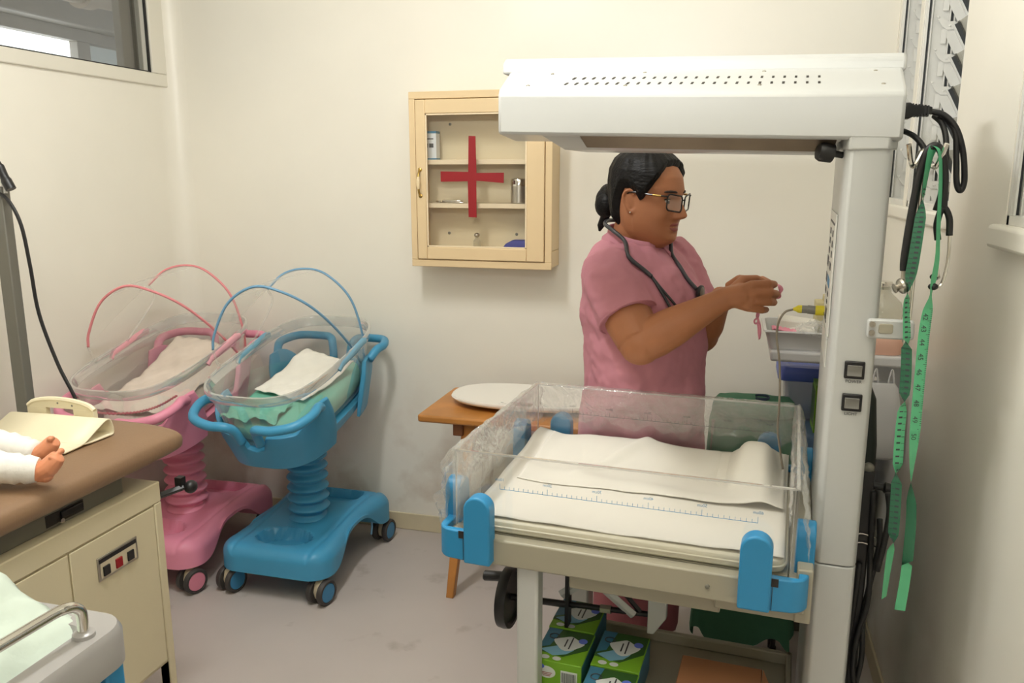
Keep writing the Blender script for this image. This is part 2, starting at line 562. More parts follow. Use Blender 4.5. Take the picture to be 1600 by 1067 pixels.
# corridor beyond window_1
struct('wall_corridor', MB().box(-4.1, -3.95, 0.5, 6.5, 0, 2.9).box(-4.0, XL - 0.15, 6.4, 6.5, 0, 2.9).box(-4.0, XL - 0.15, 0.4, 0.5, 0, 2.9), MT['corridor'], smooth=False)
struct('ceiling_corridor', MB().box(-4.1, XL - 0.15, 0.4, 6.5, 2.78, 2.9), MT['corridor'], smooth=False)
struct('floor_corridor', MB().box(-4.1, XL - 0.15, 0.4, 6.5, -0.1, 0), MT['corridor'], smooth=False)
struct('trim_4', MB().box(-3.95, -3.75, 0.5, 6.4, 2.36, 2.62), MT['corrbeam'], bev=0.01)
w5 = struct('window_5', MB().box(-3.95, -3.86, 1.2, 5.6, 2.29, 2.36).box(-3.95, -3.86, 1.2, 5.6, 1.62, 1.7).box(-3.95, -3.86, 4.24, 4.34, 1.7, 2.29).box(-3.95, -3.86, 5.5, 5.6, 1.7, 2.29).box(-3.95, -3.86, 1.2, 1.3, 1.7, 2.29), MT['corrbeam'], bev=0.004)
obj('bright_pane', MB().box(-3.93, -3.92, 1.3, 4.24, 1.7, 2.29), MT['daylight'], w5)
obj('frosted_pane', MB().box(-3.93, -3.92, 4.34, 5.5, 1.7, 2.29), MT['frost'], w5)
struct('trim_5', MB().tube([(-3.35, 3.2, 2.43), (-3.35, 4.15, 2.455)], 0.07, 16).tube([(-3.35, 3.72, 2.44), (-3.35, 3.80, 2.445)], 0.088, 16).tube([(-3.35, 4.12, 2.455), (-3.35, 4.15, 2.5), (-3.35, 4.15, 2.78)], 0.07, 16), MT['pipe'])
struct('wall_outside', MB().box(1.5, 1.6, -1.5, 6.0, 0, 3.4), MT['wall2'], smooth=False)


def louvre(n, y0, y1, seed):
    fr = MB()
    # far jamb track (faces the room's near end), near jamb track, head and foot rails; grooves as raised ribs
    for ya, yb in ((y1 - 0.014, y1), (y0, y0 + 0.014)):
        fr.box(XR + 0.002, XR + 0.105, ya, yb, 1.412, 2.45)
    s = y1 - 0.014
    for xa, xb, d in ((0.004, 0.009, 0.012), (0.016, 0.02, 0.01), (0.062, 0.066, 0.009), (0.074, 0.077, 0.009), (0.1, 0.105, 0.012)):
        fr.box(XR + xa, XR + xb, s - d, s, 1.43, 2.45)
    fr.box(XR + 0.002, XR + 0.105, y0, y1, 1.412, 1.43).box(XR + 0.002, XR + 0.105, y0, y1, 2.435, 2.45)
    w = struct('window_%d' % n, fr, MT['alu'], bev=0.0008, seg=1)
    obj('groove_shade', MB().box(XR + 0.0095, XR + 0.0155, s - 0.002, s, 1.43, 2.43).box(XR + 0.0665, XR + 0.0735, s - 0.002, s, 1.43, 2.43), MT['alud'], w)  # dark strips painted in as the shade between the track ribs
    a = R(62)
    k = 0
    z = 1.478
    slat_me = clip_me = chan_me = None
    while z < 2.42:
        px, py = XR + 0.07, s - 0.010
        M = Matrix.Translation((px, 0, z)) @ Matrix.Rotation(a, 4, 'Y')
        if clip_me is None:
            M0 = Matrix.Rotation(a, 4, 'Y')
            cm = MB()
            # flat blade holder with two folded edges
            cm.box(0.0, 0.1, -0.0015, 0.0015, -0.026, 0.026, M0)
            cm.box(0.0, 0.1, -0.011, 0.0, 0.0195, 0.026, M0).box(0.0, 0.1, -0.011, 0.0, -0.002, 0.003, M0)
            # crescent crank on the track
            cr = [(-0.036, 0.012), (-0.03, 0.0), (-0.02, -0.016), (-0.006, -0.026), (0.01, -0.026), (0.02, -0.012), (0.012, -0.004), (-0.004, -0.004), (-0.018, 0.004), (-0.028, 0.014)]
            cm.prism([(x - 0.006, zz + 0.012) for x, zz in cr], -0.0055, -0.003, 'y')
            cm.box(-0.026, -0.012, -0.003, 0.0, -0.05, -0.012)
            for rx, rz in ((-0.036, 0.02), (-0.006, -0.004), (0.008, -0.004)):
                cm.lathe([(0.0035, 0), (0.0028, 0.003), (0.001, 0.0042)], 8, Matrix.Translation((rx, -0.0045, rz)) @ Matrix.Rotation(R(90), 4, 'X'))
            clip_me = mesh('louvre_clip', cm, MT['alu'])
            fixn(clip_me)
            ch_ = MB().box(0.004, 0.096, -0.0108, -0.0016, 0.0035, 0.0192, M0)  # dark bar stands in for the shade inside the holder channel
            chan_me = mesh('louvre_channel_shade', ch_, MT['alud'], False)
            fixn(chan_me)
            sm = MB()
            sm.box(0.002, 0.1, -(y1 - y0) + 0.03, -0.003, 0.0125, 0.0165, M0)
            slat_me = mesh('louvre_slat', sm, MT['louvre'], False)
            fixn(slat_me)
        o = obj('louvre_clip', clip_me, None, w, loc=(px, py, z))
        o = obj('louvre_channel_shade', chan_me, None, w, loc=(px, py, z))
        o = obj('louvre_slat', slat_me, None, w, loc=(px, py, z))
        z += 0.087
        k += 1
    return w


louvre(2, *bays[0], 1)
louvre(3, *bays[1], 2)
louvre(4, *bays[2], 3)


# ------------------------------------------------------------------ infant warmer (local frame: u along the bed, v away from the camera)
WROT = R(-3.8)
WO = Vector((-0.435, 1.491, 0))
WM = Matrix.Translation(WO) @ Matrix.Rotation(WROT, 4, 'Z')
wm = thing('infant_warmer', 'tall cream infant warmer with overhead heater hood, column and clear-sided bed', 'infant warmer', WO, WROT)


def hz(u):
    """slight droop of the cantilevered hood along u"""
    return -0.022 * (u + 0.05) / 0.75


# hood: folded sheet housing, section in (v, z)
sec = [(0.125, 1.588), (0.13, 1.582), (0.44, 1.582), (0.45, 1.592), (0.45, 1.715), (0.435, 1.73), (0.36, 1.735), (0.345, 1.728), (0.14, 1.672), (0.125, 1.66)]
hb = MB()
us = [-0.055, -0.04, 0.66, 0.695]
hr = []
for i, u_ in enumerate((-0.048, 0.2, 0.45, 0.695)):
    sk_ = -0.24 if i == 0 else (0.05 if i == 3 else 0)
    hr.append([(u_ + sk_ * (v_ - 0.125), v_, z_ + hz(u_)) for v_, z_ in sec])
hb.rings(hr)
obj('hood', hb, MT['white'], wm, bev=0.006, seg=3, angle=30)
ridge = MB()
ridge.rings([[(u_, v_, z_ + hz(u_)) for v_, z_ in ((0.34, 1.722), (0.45, 1.722), (0.45, 1.752), (0.36, 1.757), (0.345, 1.746))] for u_ in (-0.118, 0.712)])
obj('hood_ridge', ridge, MT['white'], wm, bev=0.006, seg=2)
vs = MB()
sl = math.atan2(0.056, 0.205)
for row in range(2):
    v_ = 0.188 + row * 0.062
    for i in range(24):
        u_ = 0.075 + i * 0.0208
        z_ = 1.672 + (v_ - 0.14) * 0.2732 + hz(u_)
        M = Matrix.Translation((u_, v_, z_ + 0.0003)) @ Matrix.Rotation(sl, 4, 'X')
        vs.box(-0.0022, 0.0022, -0.010, 0.010, -0.001, 0.0006, M)
obj('vent_slots', vs, MT['dark'], wm, kind='stuff')
for u_, v_ in ((0.0, 0.17), (0.01, 0.31), (0.21, 0.315), (0.2, 0.165), (0.45, 0.315), (0.45, 0.165), (0.655, 0.31), (0.66, 0.17)):
    M = Matrix.Translation((u_, v_, 1.672 + (v_ - 0.14) * 0.2732 + hz(u_))) @ Matrix.Rotation(sl, 4, 'X')
    obj('screw', MB().lathe([(0.004, 0), (0.0036, 0.0012), (0.002, 0.002)], 10, M), MT['steel'], wm)
# underside: angled skirt and steel reflector of the heater
sk = MB()
sk.rings([[(0.03, 0.15, 1.583), (0.03, 0.43, 1.583), (0.59, 0.43, 1.565), (0.59, 0.15, 1.565)], [(0.07, 0.2, 1.553), (0.07, 0.40, 1.553), (0.585, 0.40, 1.542), (0.585, 0.2, 1.542)]], True, True)
obj('heater_skirt', sk, MT['white'], wm, bev=0.002)
rf = MB()
rf.rings([[(0.115, 0.136, 1.581), (0.115, 0.17, 1.583), (0.59, 0.17, 1.568), (0.59, 0.136, 1.566)], [(0.125, 0.165, 1.556), (0.125, 0.18, 1.556), (0.585, 0.18, 1.543), (0.585, 0.165, 1.543)]])
obj('reflector', rf, MT['heater'], wm, bev=0.001, label='dull steel reflector strip under the hood')
kb = MB().lathe([(0.006, 0), (0.006, 0.018), (0.017, 0.02), (0.018, 0.04), (0.015, 0.046), (0.008, 0.048)], 20, Matrix.Translation((0.602, 0.165, 1.537)) @ Matrix.Rotation(R(-80), 4, 'Y') @ Matrix.Rotation(R(20), 4, 'X'))
obj('knob', kb, MT['black'], wm, label='round black locking knob')
# column, slightly tapered profile with rounded front corners; seam low down
cs = [(0.602, 0.5), (0.603, 0.16), (0.606, 0.14), (0.615, 0.13), (0.668, 0.13), (0.679, 0.136), (0.684, 0.15), (0.684, 0.5)]
obj('column', MB().prism(cs, 0.757, 1.57), MT['white'], wm, bev=0.003)
obj('column_base', MB().prism(cs, 0.03, 0.755), MT['white'], wm, bev=0.003)
obj('foot_beam', MB().box(0.03, 0.68, 0.0, 0.06, 0.04, 0.10).box(0.60, 0.68, 0.06, 0.42, 0.04, 0.10).box(0.05, 0.68, 0.42, 0.48, 0.04, 0.10), MT['white'], wm, bev=0.006)
for u_ in (0.1, 0.64):
    for v_ in (0.03, 0.45):
        obj('caster', MB().tube([(u_ - 0.012, v_, 0.026), (u_ + 0.012, v_, 0.026)], 0.026, 18), MT['tyre'], wm, bev=0.003)
obj('hood_neck', MB().prism([(0.598, 0.49), (0.598, 0.16), (0.61, 0.126), (0.675, 0.126), (0.69, 0.15), (0.69, 0.49)], 1.545, 1.575), MT['white'], wm, bev=0.003)
# control sticker on the column's inner face
X = 0.6015
st = obj('control_panel', MB().box(X - 0.002, X + 0.001, 0.17, 0.44, 1.20, 1.43), MT['sticker'], wm, bev=0.001)
pr = MB()
for z_, vv, h_, w_ in ((1.41, 0.3, 0.004, 0.2), (1.39, 0.25, 0.012, 0.03), (1.39, 0.36, 0.012, 0.03), (1.37, 0.25, 0.012, 0.03), (1.37, 0.36, 0.012, 0.03), (1.35, 0.25, 0.012, 0.03), (1.35, 0.36, 0.012, 0.03),
                       (1.325, 0.39, 0.02, 0.06), (1.325, 0.27, 0.014, 0.05), (1.29, 0.4, 0.018, 0.05), (1.267, 0.29, 0.008, 0.04), (1.263, 0.4, 0.012, 0.05), (1.228, 0.3, 0.02, 0.05), (1.25, 0.3, 0.006, 0.03), (1.212, 0.33, 0.004, 0.12)):
    pr.box(X - 0.0028, X - 0.002, vv - w_ / 2, vv + w_ / 2, z_ - h_ / 2, z_ + h_ / 2)
obj('panel_print', pr, MT['inkd'], st)
obj('panel_light', MB().box(X - 0.0028, X - 0.002, 0.25, 0.34, 1.283, 1.301), MT['ink'], st)
obj('spec_label', MB().box(X - 0.0015, X + 0.001, 0.2, 0.44, 1.135, 1.19), MT['sticker'], wm)
obj('socket', MB().tube([(X - 0.02, 0.40, 1.215), (X + 0.002, 0.40, 1.215)], 0.011, 16), MT['yellow'], wm)
# switches and their lettering on the column front
for z_, word in ((1.149, 'POWER'), (1.087, 'LIGHT')):
    c = 0.650
    s = obj('switch', MB().box(c - 0.0175, c + 0.0175, 0.124, 0.131, z_ - 0.0165, z_ + 0.0165), MT['black'], wm, bev=0.002)
    obj('rocker', MB().prism([(0.125, z_ + 0.0095), (0.1195, z_ + 0.0095), (0.123, z_ - 0.0005), (0.1205, z_ - 0.0105), (0.125, z_ - 0.0105)], c - 0.0125, c + 0.0125, 'x'), MT['grey'], s, bev=0.0008)
    obj('lettering', text(MB(), word, 0.0082, lambda a, b: (c + a, 0.1292, z_ - 0.0225 + b)), MT['inkd'], wm, smooth=False)
# pole bracket on the column's right edge
bk = MB().prism(rrect(0.664, 0.742, 1.212, 1.247, 0.006), 0.118, 0.136, 'y')
br = obj('pole_bracket', bk, MT['white'], wm, bev=0.003, label='white bracket with two screws holding the chrome pole')
obj('bracket_inset', MB().prism(rrect(0.683, 0.707, 1.222, 1.24, 0.004), 0.1165, 0.12, 'y'), MT['cream'], br, bev=0.001)
for z_ in (1.222, 1.238):
    obj('screw', MB().lathe([(0.0058, 0), (0.0054, 0.003), (0.003, 0.003), (0.0028, 0.001)], 14, Matrix.Translation((0.6725, 0.1175, z_)) @ Matrix.Rotation(R(90), 4, 'X')), MT['steel'], br)
pl = MB().tube([(0.732, 0.14, 1.205), (0.732, 0.14, 1.53)], 0.006, 12)
pole = obj('chrome_pole', pl, MT['chrome'], wm)
hk = MB()
hk.ball((0.732, 0.14, 1.535), 0.012, 14, 10)
hk.tube(spl([(0.728, 0.135, 1.54), (0.716, 0.12, 1.517), (0.708, 0.105, 1.525), (0.702, 0.098, 1.553)]), 0.0042, 8)
hk.tube(spl([(0.736, 0.135, 1.54), (0.746, 0.12, 1.515), (0.752, 0.108, 1.525), (0.76, 0.098, 1.553)]), 0.0042, 8)
obj('hook', hk, MT['chrome'], pole)

# bed frame
bf = MB()
bf.box(-0.118, 0.59, -0.018, 0.012, 0.720, 0.776).box(-0.118, 0.59, 0.56, 0.588, 0.720, 0.776).box(-0.118, -0.09, 0.012, 0.56, 0.720, 0.776).box(0.56, 0.59, 0.012, 0.56, 0.720, 0.776)
obj('bed_frame', bf, MT['cream'], wm, bev=0.004)
obj('bed_deck', MB().box(-0.088, 0.558, 0.014, 0.558, 0.755, 0.776), MT['cream'], wm)
obj('support_beam', MB().box(0.43, 0.602, 0.004, 0.075, 0.694, 0.722).box(0.43, 0.602, 0.5, 0.57, 0.694, 0.722).box(0.574, 0.602, 0.0, 0.56, 0.694, 0.80), MT['cream'], wm, bev=0.003)
obj('support_beam', MB().box(0.14, 0.44, 0.022, 0.05, 0.675, 0.720), MT['cream'], wm, bev=0.003)
obj('bolt', MB().lathe([(0.0045, 0), (0.004, 0.003), (0.002, 0.004)], 12, Matrix.Translation((0.418, -0.018, 0.748)) @ Matrix.Rotation(R(90), 4, 'X')), MT['metalgrey'], wm)
obj('leg', MB().box(0.034, 0.080, 0.0, 0.042, 0.09, 0.722), MT['white'], wm, bev=0.006)
obj('leg', MB().box(0.032, 0.082, 0.44, 0.5, 0.10, 0.722), MT['white'], wm, bev=0.006)
# tilt linkage and crank
obj('tilt_bar', MB().tube([(0.075, 0.2, 0.535), (0.285, 0.2, 0.545)], 0.0065, 10), MT['black'], wm)
obj('tilt_arm', MB().tube([(0.15, 0.195, 0.61), (0.246, 0.195, 0.538)], 0.0115, 4, flat=0.4), MT['white'], wm, bev=0.002)
obj('tilt_arm', MB().tube([(0.175, 0.2, 0.635), (0.26, 0.2, 0.545)], 0.006, 4), MT['black'], wm)
obj('tilt_arm', MB().tube([(0.075, 0.2, 0.555), (0.135, 0.2, 0.605)], 0.011, 4, flat=0.4), MT['white'], wm)
obj('tilt_nut', MB().tube([(0.168, 0.2, 0.539), (0.192, 0.2, 0.540)], 0.0105, 6), MT['steel'], wm)
obj('bearing_plate', MB().prism([(0.276, 0.700), (0.276, 0.503), (0.29, 0.503), (0.317, 0.545), (0.317, 0.700)], 0.19, 0.21, 'y'), MT['white'], wm, bev=0.002)
obj('bearing_plate', MB().box(0.088, 0.096, 0.185, 0.215, 0.47, 0.722), MT['black'], wm)
wheel = obj('crank_wheel', MB().lathe([(0.020, 0), (0.022, -0.006), (0.058, -0.005), (0.062, -0.012), (0.071, -0.012), (0.073, 0), (0.071, 0.012), (0.062, 0.012), (0.058, 0.006), (0.022, 0.006)], 36, Matrix.Translation((-0.052, 0.2, 0.528)) @ Matrix.Rotation(R(90), 4, 'Y')), MT['black'], wm)
obj('crank_shaft', MB().tube([(-0.06, 0.2, 0.528), (0.09, 0.2, 0.534)], 0.008, 10), MT['black'], wm)
obj('crank_grip', MB().tube([(-0.058, 0.2, 0.577), (-0.063, 0.2, 0.577), (-0.066, 0.2, 0.577), (-0.112, 0.2, 0.572), (-0.115, 0.2, 0.572)], [0.006, 0.007, 0.0115, 0.0125, 0.010], 14), MT['black'], wheel)
# lower shelf tray
sh = MB()
sh.box(0.05, 0.585, -0.09, 0.34, 0.395, 0.405)
sh.box(0.05, 0.585, 0.325, 0.34, 0.405, 0.432).box(0.573, 0.585, -0.09, 0.34, 0.405, 0.432).box(0.05, 0.585, -0.102, -0.09, 0.385, 0.41)
obj('lower_shelf', sh, MT['cream'], wm, bev=0.003)

# blue corner clamps: L-shaped block round each corner plus two upright tongues
def clamp(su, sv):
    """su, sv = -1/+1: which corner"""
    cu = -0.10 if su < 0 else 0.565
    cvv = 0.0 if sv < 0 else 0.565
    root = None
    outl = []
    # outline in local (a = outward u, b = outward v) then mirrored to the corner
    def P(a, b):
        return (cu + su * a, cvv + sv * b)
    inner = [(-0.092, 0.018), (0.012, 0.018), (0.012, -0.092)]
    outer = [(0.030, -0.092), (0.030, -0.01)] + [(-0.006 + 0.036 * math.cos(R(a)), -0.002 + 0.036 * math.sin(R(a))) for a in range(0, 91, 15)] + [(-0.03, 0.036), (-0.092, 0.036)]
    poly = [P(a, b) for a, b in inner + outer]
    m_ = MB().prism(poly, 0.728, 0.792)
    root = obj('corner_clamp', m_, MT['clip'], wm, bev=0.003)
    for k in range(2):
        t = MB()
        c, w_ = -0.063, 0.0285
        o_ = [(c - w_, 0.726), (c + w_, 0.726), (c + w_, 0.842)] + [(c + w_ * math.cos(R(a)), 0.842 + w_ * math.sin(R(a))) for a in range(15, 166, 15)] + [(c - w_, 0.842)]
        rs = []
        for d in (0.008, 0.0425):
            if k == 0:
                rs.append([(*P(a, d), z_) for a, z_ in o_])
            else:
                rs.append([(*P(d - 0.004, a), z_) for a, z_ in o_])
        t.rings(rs)
        obj('clamp_tongue', t, MT['clip'], root, bev=0.004, seg=3)
    slot = MB()
    pts = [P(-0.036, 0.0355), P(-0.022, 0.0355), P(-0.022, 0.0372), P(-0.036, 0.0372)]
    slot.prism(pts, 0.777, 0.7925)
    pts = [P(-0.0325, 0.0355), P(-0.0315, 0.0355), P(-0.0315, 0.0368), P(-0.0325, 0.0368)]
    slot.prism(pts, 0.73, 0.778)
    obj('clamp_slot', slot, MT['dark'], root)


for su in (-1, 1):
    for sv in (-1, 1):
        clamp(su, sv)

# acrylic sides, with brighter sawn edges
def panel(name, a0, a1, b0, b1):
    p = obj(name, MB().box(a0, a1, b0, b1, 0.79, 0.95), MT['acry'], wm, smooth=False)
    e = MB().box(a0, a1, b0, b1, 0.95, 0.9535)
    if a1 - a0 > b1 - b0:
        e.box(a0 - 0.0015, a0, b0, b1, 0.79, 0.952).box(a1, a1 + 0.0015, b0, b1, 0.79, 0.952)
    obj('panel_edge', e, MT['acryedge'], p, smooth=False)
    return p


pf = panel('front_panel', -0.096, 0.561, -0.003, 0.003)
pb = panel('back_panel', -0.096, 0.561, 0.562, 0.568)
panel('end_panel', -0.104, -0.098, -0.002, 0.567)
panel('end_panel', 0.563, 0.569, -0.002, 0.567)


def rule(par, v_, ink, flip):
    r = MB()
    z0 = 0.8804
    r.box(0, 0.5, v_ - 0.0004, v_, z0 - 0.0004, z0 + 0.0005)
    for i in range(51):
        u_ = i * 0.01
        h_ = 0.012 if i % 10 == 0 else 0.0065
        r.box(u_ - 0.00035, u_ + 0.00035, v_ - 0.0004, v_, z0, z0 + h_)
    obj('rule_scale', r, ink, par, kind='stuff', smooth=False)
    t = MB()
    for i in range(6):
        text(t, '%dcm' % (10 + 10 * i), 0.0085, lambda a, b: (i * 0.1 - a, v_ - 0.0004, z0 + 0.020 + b))
    obj('rule_numbers', t, ink, par, smooth=False, label='small mirrored centimetre numbers')


rule(pf, -0.0032, MT['ink'], True)
rule(pb, 0.5618, MT['inkd'], True)

# ---- mattress, sheet on it
random.seed(3)
mt = thing('mattress', 'thin cream vinyl mattress lying in the clear-sided warmer bed', 'mattress', WM @ Vector((0, 0, 0.777)), WROT)
q = MB()
o_ = rrect(-0.086, 0.553, 0.014, 0.553, 0.03)
q.rings([[(a, b, 0.0) for a, b in o_], [(a, b, 0.018) for a, b in o_], [((a - 0.23) * 0.985 + 0.23, (b - 0.28) * 0.985 + 0.28, 0.026) for a, b in o_]])
obj('pad', q, MT['matt'], mt, bev=0.004)
pp = MB().tube([(a, b, 0.013) for a, b in rrect(-0.087, 0.554, 0.013, 0.554, 0.03)], 0.0028, 6, closed=True)
obj('piping', pp, MT['matt'], mt)

# white paper sheet: front sheet and a second one folded across the back, with soft swells
def sheet(u0, u1, v0, v1, zf, nx=48, ny=40):
    return MB().grid(nx, ny, lambda s, t: (u0 + (u1 - u0) * s, v0 + (v1 - v0) * t, zf(u0 + (u1 - u0) * s, v0 + (v1 - v0) * t)))


def zs(u_, v_):
    z = 0.8075 + 0.0035 * fbm(u_ * 9, v_ * 9, 1)
    z += 0.024 * smst(0.36, 0.52, v_) * (0.8 + 0.2 * math.sin(u_ * 14))
    z += 0.016 * smst(-0.01, -0.085, u_) * smst(0.1, 0.4, v_)
    return max(z, 0.8055)


sh1 = obj('paper_sheet', sheet(-0.085, 0.55, 0.024, 0.548, zs), MT['paper'], None, solid=0.0012, angle=80)
sh1.matrix_world = WM
tag(sh1, 'white paper sheet spread over the whole warmer mattress', 'sheet')


def zs2(u_, v_):
    z = zs(u_, v_) + 0.0035
    z += 0.010 * math.exp(-((u_ - 0.135 - (v_ - 0.40) * 0.5) / 0.02) ** 2) * smst(0.24, 0.32, v_)
    z += 0.006 * math.exp(-((v_ - 0.30 + 0.12 * u_) / 0.03) ** 2)
    # crumpled hump at the right end
    z += 0.066 * math.exp(-(((u_ - 0.475) / 0.046) ** 4 + ((v_ - 0.43) / 0.10) ** 2)) + 0.02 * math.exp(-(((u_ - 0.50) / 0.03) ** 2 + ((v_ - 0.30) / 0.08) ** 2))
    z += -0.010 * math.exp(-(((u_ - 0.405) / 0.012) ** 2)) * smst(0.3, 0.4, v_)
    return z


sh2 = obj('folded_paper_sheet', sheet(-0.045, 0.545, 0.235, 0.542, zs2, 80, 50), MT['paper'], None, solid=0.0016, angle=80)
sh2.matrix_world = WM
tag(sh2, 'second white paper sheet folded along the back, humped up at the right end', 'sheet')

# ---- crumpled clear film over the panels
def film(name, label, path, drops, seed, amp=0.012, ov=0.012):
    """path: list of (u, v, nu, nv): line along a panel top with outward normal; film hangs over both faces"""
    n = 60
    P = []
    L = len(path) - 1
    def at(s):
        f = s * L
        i = min(int(f), L - 1)
        t = f - i
        a, b = path[i], path[i + 1]
        return [x + (y - x) * t for x, y in zip(a, b)]
    def fn(s, t):
        u_, v_, nu, nv = at(s)
        ln = math.hypot(nu, nv)
        nu, nv = nu / ln, nv / ln
        d_out = drops[0] * (0.8 + 0.25 * fbm(s * 9, 0.3, seed))
        d_in = drops[1] * (0.8 + 0.25 * fbm(s * 8, 1.3, seed + 3))
        w = (t - 0.5) * 2
        if w < 0:
            off, dz = ov + amp * (0.5 + fbm(s * 16, t * 9, seed)) * min(1, -w * 3) + (-w) * 0.018, d_out * (-w)
        else:
            off, dz = -0.008 - 0.4 * amp * (1 + fbm(s * 17, t * 8, seed + 5)) * min(1, w * 3), d_in * w
        if abs(w) < 0.08:
            off *= abs(w) / 0.08
        return (u_ + nu * off + 0.004 * fbm(t * 20, s * 11, seed), v_ + nv * off, 0.957 - dz + 0.0025 * fbm(s * 30, t * 2, seed) + 0.002)
    o = obj(name, MB().grid(n, 36, fn), MT['film'], None, angle=180)
    o.matrix_world = WM
    tag(o, label, 'plastic film')
    return o


film('plastic_film', 'crumpled clear film over the left end panel, trailing down outside', [(-0.101, -0.004, -1, -0.05), (-0.101, 0.2, -1, 0), (-0.101, 0.57, -1, 0.05)], (0.215, 0.10), 2, 0.016)
film('plastic_film', 'crumpled clear film draped along the back panel before the nurse', [(-0.09, 0.565, 0, 1), (0.555, 0.565, 0, 1)], (0.13, 0.12), 5, 0.006, 0.006)
film('plastic_film', 'crumpled clear film over the right end panel beside the column', [(0.566, 0.57, 1, 0.05), (0.566, 0.2, 1, 0), (0.566, -0.004, 1, -0.05)], (0.17, 0.10), 9, 0.006, 0.006)


# ------------------------------------------------------------------ rolling cots
def cot(name, label, loc, rotz, mbody, mhub, mhoop, mgrip, hoops):
    t = thing(name, label, 'cot', loc, rotz)
    # base: arched platform with sunk oval trays
    nx, ny = 64, 96
    W2, Y0, Y1 = 0.222, -0.305, 0.325

    def halfw(y):
        return W2 - 0.026 * math.exp(-((y - 0.03) / 0.16) ** 2)

    def top(y):
        return 0.198 + 0.022 * smst(-0.2, 0.1, y) - 0.02 * smst(0.2, 0.33, y)

    def bot(y):
        return 0.10 + 0.085 * math.exp(-((y - 0.01) / 0.15) ** 4)

    def tz(x, y, hw):
        z = top(y)
        e = min(hw - abs(x), y - Y0, Y1 - y)
        r = 0.05
        if e < r:
            z -= (r - math.sqrt(max(0, r * r - (r - e) ** 2))) * 0.9
        d = ((x / 0.105) ** 2 + ((y + 0.185) / 0.064) ** 2)
        z -= 0.045 * smst(1.08, 0.90, d)
        d = (abs(x / 0.12) ** 3 + abs((y - 0.20) / 0.07) ** 3)
        z -= 0.04 * smst(1.12, 0.9, d)
        # shallow crease lines setting off the side rails
        z -= 0.005 * math.exp(-((abs(x) - 0.150) / 0.006) ** 2)
        return z

    def pt(s, q):
        y = Y0 + (Y1 - Y0) * q
        # round plan corners
        hw = halfw(y)
        c = 0.085
        dy = min(y - Y0, Y1 - y)
        if dy < c:
            hw -= c - math.sqrt(max(0, c * c - (c - dy) ** 2))
        return (2 * s - 1) * hw, y, hw

    def us(i):
        x = 2 * i - 1
        return 0.5 + 0.5 * math.copysign(1 - (1 - abs(x)) ** 1.6, x)

    b = MB()
    vs, N = [], (nx + 1) * (ny + 1)
    for layer in range(2):
        for j in range(ny + 1):
            for i in range(nx + 1):
                x, y, hw = pt(us(i / nx), us(j / ny))
                if layer == 0:
                    e = hw - abs(x)
                    vs.append((x, y, max(tz(x, y, hw), bot(y) + 0.012)))
                else:
                    vs.append((x, y, bot(y)))
    fs = []
    for j in range(ny):
        for i in range(nx):
            a = j * (nx + 1) + i
            fs.append((a, a + 1, a + nx + 2, a + nx + 1))
            fs.append((N + a, N + a + nx + 1, N + a + nx + 2, N + a + 1))
    edge = [i for i in range(nx)] + [j * (nx + 1) + nx for j in range(ny)] + [ny * (nx + 1) + i for i in range(nx, 0, -1)] + [j * (nx + 1) for j in range(ny, 0, -1)]
    for k in range(len(edge)):
        a, c = edge[k], edge[(k + 1) % len(edge)]
        fs.append((a, N + a, N + c, c))
    b.add(vs, fs)
    obj('base', b, mbody, t, angle=50)
    # twin-wheel casters
    for cx in (-0.183, 0.183):
        for cy in (-0.262, 0.278):
            a = R(random.uniform(-14, 14) - 8)
            M = Matrix.Translation((cx, cy, 0)) @ Matrix.Rotation(a, 4, 'Z')
            h = MB()
            h.tube([M @ Vector((0, 0.008, 0.118)), M @ Vector((0, 0.008, 0.085))], 0.011, 10)
            h.prism([(-0.028, 0.05), (-0.022, 0.025), (0.0, 0.012), (0.022, 0.03), (0.03, 0.06), (0.024, 0.088), (0.0, 0.096), (-0.02, 0.08)], -0.013, 0.013, 'x', M)
            c = obj('caster', h, MT['caster'], t, bev=0.003)
            for s in (-1, 1):
                Mw = M @ Matrix.Translation((s * 0.024, 0, 0.0465)) @ Matrix.Rotation(R(90) * s, 4, 'Y')
                obj('tyre', MB().lathe([(0.02, -0.011), (0.043, -0.011), (0.0465, -0.007), (0.0465, 0.006), (0.043, 0.0105), (0.036, 0.011), (0.035, 0.008)], 28, Mw), MT['tyre'], c)
                obj('hub_cap', MB().lathe([(0.035, 0.0078), (0.033, 0.0098), (0.0, 0.0102)], 28, Mw, True, False), mhub, c)
    # bellows column
    pr = []
    n = 9
    for i in range(n * 8 + 1):
        z = 0.205 + (0.575 - 0.205) * i / (n * 8)
        pr.append((0.066 + 0.011 * math.cos(2 * PI * i / 8) + 0.004 * (1 - i / (n * 8)), z))
    obj('bellows', MB().lathe(pr, 36), mbody, t, angle=180)
    # tilted cradle
    tilt = Matrix.Translation((0, 0, 0.60)) @ Matrix.Rotation(R(12.0), 4, 'X')

    def T(x, y, z):
        return tilt @ Vector((x, y, z))
    A, B = 0.205, 0.335
    # lower pan
    pan = MB()
    rs = []
    for k, z in ((0.55, -0.035), (0.72, -0.03), (0.83, 0.0), (0.87, 0.03), (0.84, 0.034), (0.6, 0.03)):
        rs.append([T(a * k, b_ * (k + 0.06), z) for a, b_ in sel(A, B, 48, 3.2)])
    pan.rings(rs)
    cr = obj('cradle', pan, mbody, t, angle=60)
